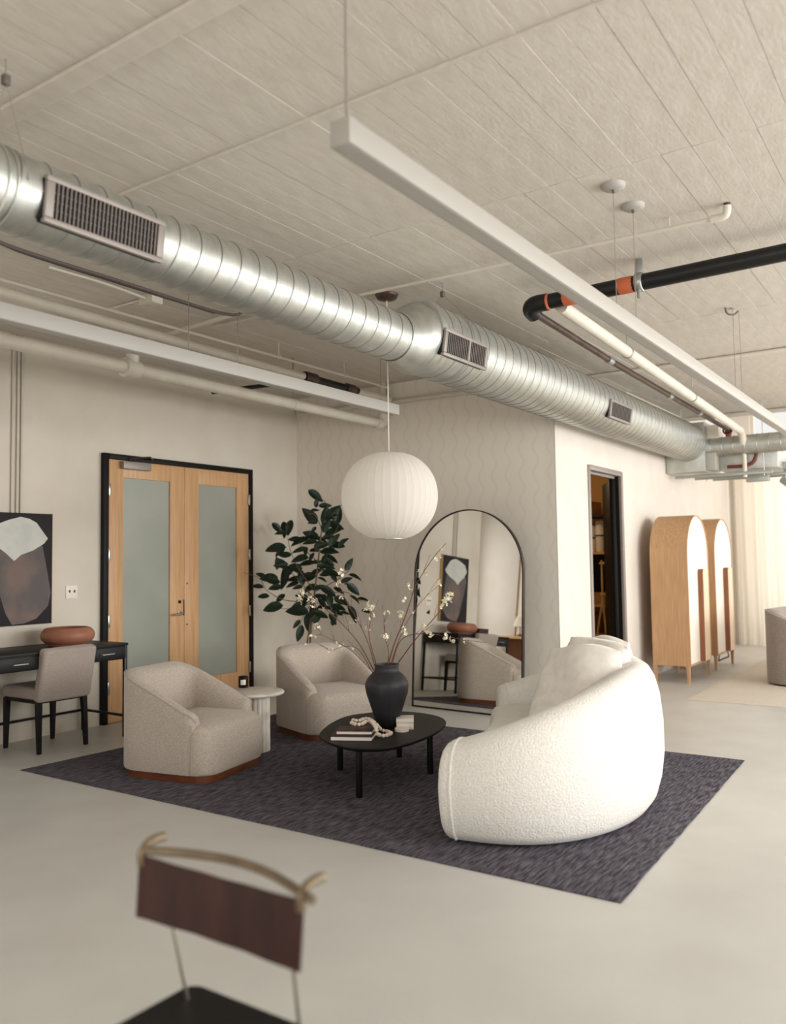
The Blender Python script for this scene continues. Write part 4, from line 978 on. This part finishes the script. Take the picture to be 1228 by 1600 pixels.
BR = [("left-arching flowering branch crossing in front of the dark tree", [(790, 1385), (700, 1220), (600, 1100), (500, 1010), (420, 950), (330, 915)], [(335, 930, 9), (415, 958, 8), (345, 910, 6), (480, 1000, 3)], -.10, .0042),
      ("low flowering branch reaching furthest left over the rear armchair", [(780, 1385), (650, 1255), (560, 1205), (470, 1160), (415, 1165)], [(445, 1115, 6), (415, 1165, 5), (370, 1210, 3), (560, 1205, 3)], -.2, .003),
      ("lowest twig dipping left above the rear armchair seat", [(775, 1385), (690, 1245), (600, 1230), (520, 1250), (430, 1200)], [(525, 1250, 5), (595, 1225, 6), (650, 1240, 4)], .12, .0028),
      ("flowering branch rising left of the lantern's underside", [(800, 1385), (750, 1210), (690, 1080), (620, 960), (575, 845), (590, 780)], [(590, 790, 7), (575, 850, 6), (650, 1080, 4), (685, 1065, 4), (590, 940, 4)], .05, .0035),
      ("upright flowering branch with the white cluster left of the mirror", [(812, 1385), (757, 1180), (765, 1060), (768, 985)], [(765, 985, 8), (775, 1045, 6), (745, 1120, 4), (740, 1010, 5)], -.04, .0042),
      ("short flowering twig straight above the vase", [(855, 1385), (872, 1270), (850, 1165), (850, 1085), (862, 1030)], [(850, 1172, 7), (860, 1025, 6), (852, 1085, 3)], .06, .003),
      ("tallest flowering branch leaning right across the mirror", [(858, 1385), (900, 1230), (960, 1080), (1005, 950), (1035, 860), (1130, 710), (1215, 610)], [(1080, 782, 7), (1160, 690, 8), (1003, 865, 7), (1195, 635, 4), (965, 950, 5)], -.06, .0048),
      ("thin flowering branch just below the tallest one", [(872, 1380), (930, 1200), (1000, 1050), (1100, 925), (1190, 850)], [(1183, 848, 7), (940, 1035, 8), (965, 1135, 7), (1020, 1022, 3), (1120, 910, 3)], .10, .003),
      ("flowering branch reaching right toward the mirror's painting reflection", [(890, 1380), (1030, 1190), (1130, 1075), (1228, 960), (1238, 930)], [(1218, 955, 10), (1235, 925, 7), (1205, 985, 6), (1080, 1115, 7), (1100, 1135, 5)], -.12, .0042),
      ("low flowering branch reaching furthest right across the mirror", [(880, 1380), (945, 1192), (1080, 1150), (1200, 1165), (1330, 1190), (1460, 1205)], [(1125, 1155, 5), (1215, 1170, 6), (1220, 1150, 4), (1255, 1188, 6), (1330, 1196, 4)], .02, .0032)]
for q, (lb, pts, fl, dd, r_) in enumerate(BR):
    n = len(pts); P = smoothpts([vp(x, y, dd*(i/(n-1))) for i, (x, y) in enumerate(pts)], 6)
    P = [v0+Vector((rnd.uniform(-.03, .03), rnd.uniform(-.03, .03), .315))]+P
    t = thing('flowering_branch', lb, 'flowering branch', tuple(P[0]), 0, 'flowering branches in the black vase')
    m_ = len(P); tube('stem', P, [r_*(1-.62*i/(m_-1)) for i in range(m_)], M_stem, t, 6, world=True)
    for e in range(3):
        i = int(m_*(.35+.2*e)); i = min(i, m_-2); d = (P[i+1]-P[i-1]).normalized(); sd = Vector((rnd.uniform(-1, 1), rnd.uniform(-1, 1), rnd.uniform(.2, 1))).normalized()
        tube('twig', [P[i], P[i]+(d*.6+sd*.5)*.05, P[i]+(d*.9+sd*.6)*rnd.uniform(.07, .11)], [.0018, .0014, .001], M_stem, t, 5, world=True)
    cm_ = n-1
    for j, (x, y, s_) in enumerate(fl):
        best = min(range(n), key=lambda k: (pts[k][0]-x)**2+(pts[k][1]-y)**2)
        c = vp(x, y, dd*best/(n-1)); o = inst('blossom', FM[(q+j) % 4], t, tuple(c), (rnd.uniform(0, 6), rnd.uniform(0, 6), rnd.uniform(0, 6)), (s_*.0042,)*3, world=True)

# ------------------------------------------------------------------ arched cabinets
def cabinet(label, y0):
    W_, D_, Ht, zb = .935, .42, 1.75, .195
    t = thing('arched_cabinet', label, 'cabinet', (-3.125, y0, 0), 0, 'arched cabinets along the white wall')
    r = W_/2; zc = zb+Ht-r
    def outl(ins, n=28):
        P = [(ins, zb+ins)]
        for i in range(n+1):
            a = pi-pi*i/n; P.append((r+(r-ins)*cos(a), zc+(r-ins)*sin(a)))
        P.append((W_-ins, zb+ins)); return P
    A, B = outl(0), outl(.018); n = len(A)
    V = [(0, y, z) for y, z in A]+[(D_+.012, y, z) for y, z in A]+[(0, y, z) for y, z in B]+[(D_+.012, y, z) for y, z in B]; F = []
    for i in range(n):
        j = (i+1) % n; F += [(i, j, n+j, n+i), (2*n+i, 2*n+j, 3*n+j, 3*n+i), (n+i, n+j, 3*n+j, 3*n+i), (i, j, 2*n+j, 2*n+i)]
    mesh('case', V, F, M_oak, t, True, sharp=40)
    B = outl(.016); n = len(B); mesh('back_panel', [(.004, y, z) for y, z in B]+[(.014, y, z) for y, z in B], [tuple(range(n)), tuple(range(n, 2*n))], M_oak, t)
    for s_ in (0, 1):
        Q = [(min(max(y, .0), r-.0015) if s_ == 0 else max(y, r+.0015), z) for y, z in outl(.020)]; n = len(Q)
        d = mesh('door', [(D_-.016, y, z) for y, z in Q]+[(D_+.004, y, z) for y, z in Q], [tuple(range(n)), tuple(range(n, 2*n))]+[(i, (i+1) % n, n+(i+1) % n, n+i) for i in range(n)], M_cream, t)
    # tall fin pull with rounded top
    ya, yb, z0_, z1_ = r-.02, r+.20, .22, 1.30; rr = .045
    Q = [(ya, z0_)]+[(ya+rr-rr*cos(radians(q*15)), z1_-rr+rr*sin(radians(q*15))) for q in range(7)]+[(yb, z1_), (yb, z0_)]; n = len(Q)
    h = mesh('fin_pull', [(D_+.004, y, z) for y, z in Q]+[(D_+.066, y, z) for y, z in Q], [tuple(range(n)), tuple(range(n, 2*n))]+[(i, (i+1) % n, n+(i+1) % n, n+i) for i in range(n)], M_oakd, t)
    mesh('pull_face', [(D_+.066, y, z) for y, z in Q]+[(D_+.070, y, z) for y, z in Q], [tuple(range(n)), tuple(range(n, 2*n))]+[(i, (i+1) % n, n+(i+1) % n, n+i) for i in range(n)], M_peach, h)
    for x in (.022, D_-.022):
        for y in (.022, W_-.022):
            V = []
            for z, h_ in ((0, .013), (zb+.01, .021)): V += [(x-h_, y-h_, z), (x+h_, y-h_, z), (x+h_, y+h_, z), (x-h_, y+h_, z)]
            mesh('leg', V, grid_faces(2, 4, True)+[(0, 1, 2, 3), (4, 5, 6, 7)], M_oak, t)
    return t
cabinet('arched oak cabinet with cream doors next to the doorway', 9.915)
cabinet('arched oak cabinet with cream doors nearer the curtains', 11.165)
ea = thing('folded_stand', 'small black-edged stand on the floor behind the far cabinet', 'stand', (-2.95, 12.55, 0))
for k in (-1, 1): tube('strut', [(0, k*.30, .008), (0, k*.03, .34)], .009, M_black, ea, 6)
tube('strut', [(0, -.30, .009), (0, .30, .009)], .009, M_black, ea, 6)

# ------------------------------------------------------------------ sheer curtains
def curtain(x0, x1, y, label, seed):
    rn = random.Random(seed); nx = int((x1-x0)/.012); V = []; ph = rn.uniform(0, 6); nz = 8
    for j in range(nz+1):
        z = .012+(3.04-.012)*j/nz
        for i in range(nx+1):
            x = x0+(x1-x0)*i/nx; s_ = (x-x0); amp = .034*(.75+.25*(1-j/nz))
            V.append((x+.012*sin(2*pi*s_/.31+ph*2), y+amp*sin(2*pi*s_/.155+ph+.4*sin(7*s_))+.012*sin(11*s_+j*.3), z))
    n = len(V); F = grid_faces(nz+1, nx+1)
    return tag(mesh('curtain', V, F, M_curtain, None, True), label, 'curtain', 'sheer curtains at the far window')
curtain(-3.20, -2.05, 14.62, 'sheer cream curtain panel in the corner beside the white wall', 1)
curtain(-2.03, -.6, 14.62, 'sheer cream curtain panel behind the grey lounge chairs', 2)
curtain(-.58, 1.6, 14.62, 'sheer cream curtain panel hanging further right along the end window', 3)

# ------------------------------------------------------------------ storage room seen through the doorway
rk = thing('storage_rack', 'pale storage rack with shelves inside the dim doorway', 'rack', (-4.35, 11.15, 0))
for x in (-5.0, -3.98):
    for y in (10.86, 11.40): box('post', (x-.02, y-.02, 0), (x+.02, y+.02, 2.1), M_ltwood, rk, world=True)
for z in (.42, .82, 1.52, 2.02): box('shelf', (-5.0, 10.85, z-.02), (-3.98, 11.42, z+.012), M_ltwood if z != 2.02 else M_dark, rk, world=True)
box('back_board', (-5.0, 11.43, .82), (-3.98, 11.45, 1.5), M_dark, rk, world=True)
def sbox(x0, x1, z0, z1, m, label, name='storage_box', cat='box'):
    t = thing(name, label, cat, ((x0+x1)/2, 11.1, z0), 0)
    box('body', (x0, 10.90, z0+.0), (x1, 11.32, z1-.02), m, t, .006, world=True); box('lid', (x0-.006, 10.894, z1-.02), (x1+.006, 11.326, z1), m, t, .004, world=True); return t
sbox(-4.55, -4.02, .833, .98, M_cardb, 'brown carton on the rack low behind the stand in the doorway')
sbox(-4.52, -4.25, .433, .70, M_cardb, 'brown carton on the lowest rack shelf in the doorway')
sbox(-4.46, -4.22, 2.033, 2.22, M_cardb, 'brown carton on top of the rack in the doorway')
def bundle(x, z, r, h, label, m):
    t = thing('fabric_roll', label, 'fabric roll', (x, 11.05, z))
    lathe('roll', [(.001, 0), (r*.9, 0), (r, .02), (r, h-.02), (r*.85, h), (.001, h)], m, t, 18); lathe('tie', [(r*1.0, h*.5), (r*1.03, h*.5), (r*1.03, h*.5+.02), (r*1.0, h*.5+.02)], M_dark, t, 18)
bundle(-4.38, 1.533, .05, .30, 'thin cream fabric roll standing on the rack shelf', M_cush)
bundle(-4.27, 1.533, .055, .36, 'middle cream fabric roll standing on the rack shelf', M_cush)
bundle(-4.15, 1.533, .06, .42, 'tall cream fabric roll standing on the rack shelf by the black door', M_cush)
es = thing('wooden_easel', 'pale wooden folding easel standing inside the doorway', 'easel', (-4.0, 10.6, 0))
for p0, p1 in (((-4.12, 10.55, 0), (-3.97, 10.6, .92)), ((-3.86, 10.5, 0), (-3.97, 10.6, .92)), ((-3.97, 10.6, .75), (-3.97, 10.6, 1.42)), ((-3.90, 10.62, .80), (-3.90, 10.62, 1.42))):
    tube('strut', [p0, p1], .014, M_ltwood, es, 8, world=True)
tube('crossbar', [(-4.0, 10.6, 1.38), (-3.87, 10.6, 1.38)], .016, M_ltwood, es, 8, world=True); tube('crossbar', [(-4.0, 10.6, .98), (-3.87, 10.6, .98)], .016, M_ltwood, es, 8, world=True)
tube('knob', [(-3.86, 10.57, 1.02), (-3.86, 10.53, 1.02)], .05, M_ltwood, es, 14, world=True)
cl_ = thing('ceiling_bulb', 'bare warm bulb lighting the storage room', 'lamp', (-4.5, 10.0, 2.85))
lathe('socket', [(.001, -.05), (.022, -.05), (.03, 0), (.001, 0)], M_fix, cl_, 16)
lathe('bulb', [(.001, -.13), (.02, -.125), (.032, -.1), (.03, -.075), (.016, -.05), (.001, -.05)], mat('bulb_glow', srgb(255, 214, 150), .4, emit=srgb(255, 206, 140), estr=6), cl_, 16)
pl_ = bpy.data.lights.new('bulb_light', 'POINT'); pl_.energy = 13; pl_.color = (1, .74, .44); pl_.shadow_soft_size = .05
plo = bpy.data.objects.new('bulb_light', pl_); C.objects.link(plo); plo.location = (-4.5, 10.0, 2.62)

# ------------------------------------------------------------------ things the mirror shows in the recess
cr_ = thing('console_cabinet', 'white console with wood panels in the recess behind the desk', 'cabinet', (-6.2, 1.5, 0))
box('top', (-7.45, 1.23, .80), (-5.05, 1.68, .84), M_ltwood, cr_, .003, world=True)
for x in (-7.45, -6.87, -6.29, -5.71, -5.11): box('upright', (x, 1.25, 0), (x+.06, 1.66, .80), M_cream, cr_, world=True)
for x in (-7.39, -6.81, -6.23, -5.65): box('panel', (x, 1.3, .1), (x+.52, 1.33, .8), M_oakd, cr_, world=True)
lc = thing('leaning_canvas', 'large pale canvas leaning on the console in the mirror reflection', 'canvas', (-6.65, 1.32, .84))
obox('canvas', (0, 0, .78), (1.1, .03, 1.55), M_shade, lc, (.06, 0, 0)); 
for s_ in (-1, 1): obox('frame_edge', (s_*.56, .004, .78), (.02, .05, 1.57), M_oakd, lc, (.06, 0, 0))
tl = thing('table_lamp', 'small table lamp with cone shade on the console', 'lamp', (-7.02, 1.53, .84))
lathe('base', [(.001, 0), (.07, 0), (.06, .02), (.015, .04), (.012, .2), (.001, .2)], M_antq, tl, 24); lathe('shade', [(.12, .16), (.06, .34), (.055, .34), (.115, .16)], M_shade, tl, 28)

# ------------------------------------------------------------------ foreground: sling chair and black table
fc_ = thing('sling_chair', 'brown leather sling-back chair with black seat and brass frame in the foreground', 'chair', (-1.34, 1.2, 0))
xl, xr_, yt, zt_, zb2 = -1.592, -1.106, 1.287, .781, .642
V = []; nx, nz = 24, 8
for side in (0, 1):
    for j in range(nz+1):
        for i in range(nx+1):
            s_, t = i/nx, j/nz; x = xl*(1-s_)+xr_*s_-.012*(1-t); z = zb2+(zt_-zb2)*t-.006*sin(pi*s_)*t
            y = yt+.010*sin(pi*s_)+.0012*sin(s_*21)+side*.006
            V.append((x, y, z))
nn = (nx+1)*(nz+1); F = grid_faces(nz+1, nx+1)+[tuple(nn+q for q in f) for f in grid_faces(nz+1, nx+1)]
loop = list(range(nx+1))+[j*(nx+1)+nx for j in range(1, nz+1)]+[nz*(nx+1)+i for i in range(nx-1, -1, -1)]+[j*(nx+1) for j in range(nz-1, 0, -1)]
F += [(loop[q], loop[(q+1) % len(loop)], nn+loop[(q+1) % len(loop)], nn+loop[q]) for q in range(len(loop))]
mesh('leather_back', V, F, M_leather, fc_, True, True, 60)
tube('top_rail', smoothpts([(xl+.015, yt+.006, zt_+.012), (xl+.12, yt+.040, zt_+.014), ((xl+xr_)/2, yt+.056, zt_+.016), (xr_-.12, yt+.044, zt_+.014), (xr_+.03, yt-.006, zt_+.010)], 6), .0095, M_antq, fc_, 10, world=True)
for x in (xl+.006, xr_-.006):
    tube('hook', smoothpts([(x, yt+.003, zt_-.02), (x, yt+.002, zt_+.008), (x+.003, yt+.018, zt_+.024), (x+.008, yt+.040, zt_+.030), (x+.010, yt+.058, zt_+.029)], 5), .010, M_antq, fc_, 10, world=True)
    tube('post', [(x+(.03 if x < -1.3 else -.06), yt+.03, zt_-.02), (x+(.05 if x < -1.3 else -.08), 1.38, .44), (x+(.05 if x < -1.3 else -.08), 1.40, .004)], .0045, M_brass, fc_, 10, world=True)
    tube('leg', [(x+.012, .97, .42), (x+.012, .955, .004)], .010, M_antq, fc_, 10, world=True)
xa, xb, ya, yb, rr = -1.587, -1.095, .95, 1.443, .035; Q = []
for cx_, cy_, a0 in ((xb-rr, yb-rr, 0), (xa+rr, yb-rr, 90), (xa+rr, ya+rr, 180), (xb-rr, ya+rr, 270)):
    for q in range(7): a = radians(a0+15*q); Q.append((cx_+rr*cos(a), cy_+rr*sin(a)))
V = []; n = len(Q); lv = [(.985, .395), (1, .402), (1, .432), (.985, .44)]; mx, my = (xa+xb)/2, (ya+yb)/2
for s_, z in lv: V += [(mx+(x-mx)*s_, my+(y-my)*s_, z) for x, y in Q]
mesh('seat', V, grid_faces(4, n, True)+[tuple(range(n)), tuple(3*n+k for k in range(n))], M_black, fc_, True, True, 40)
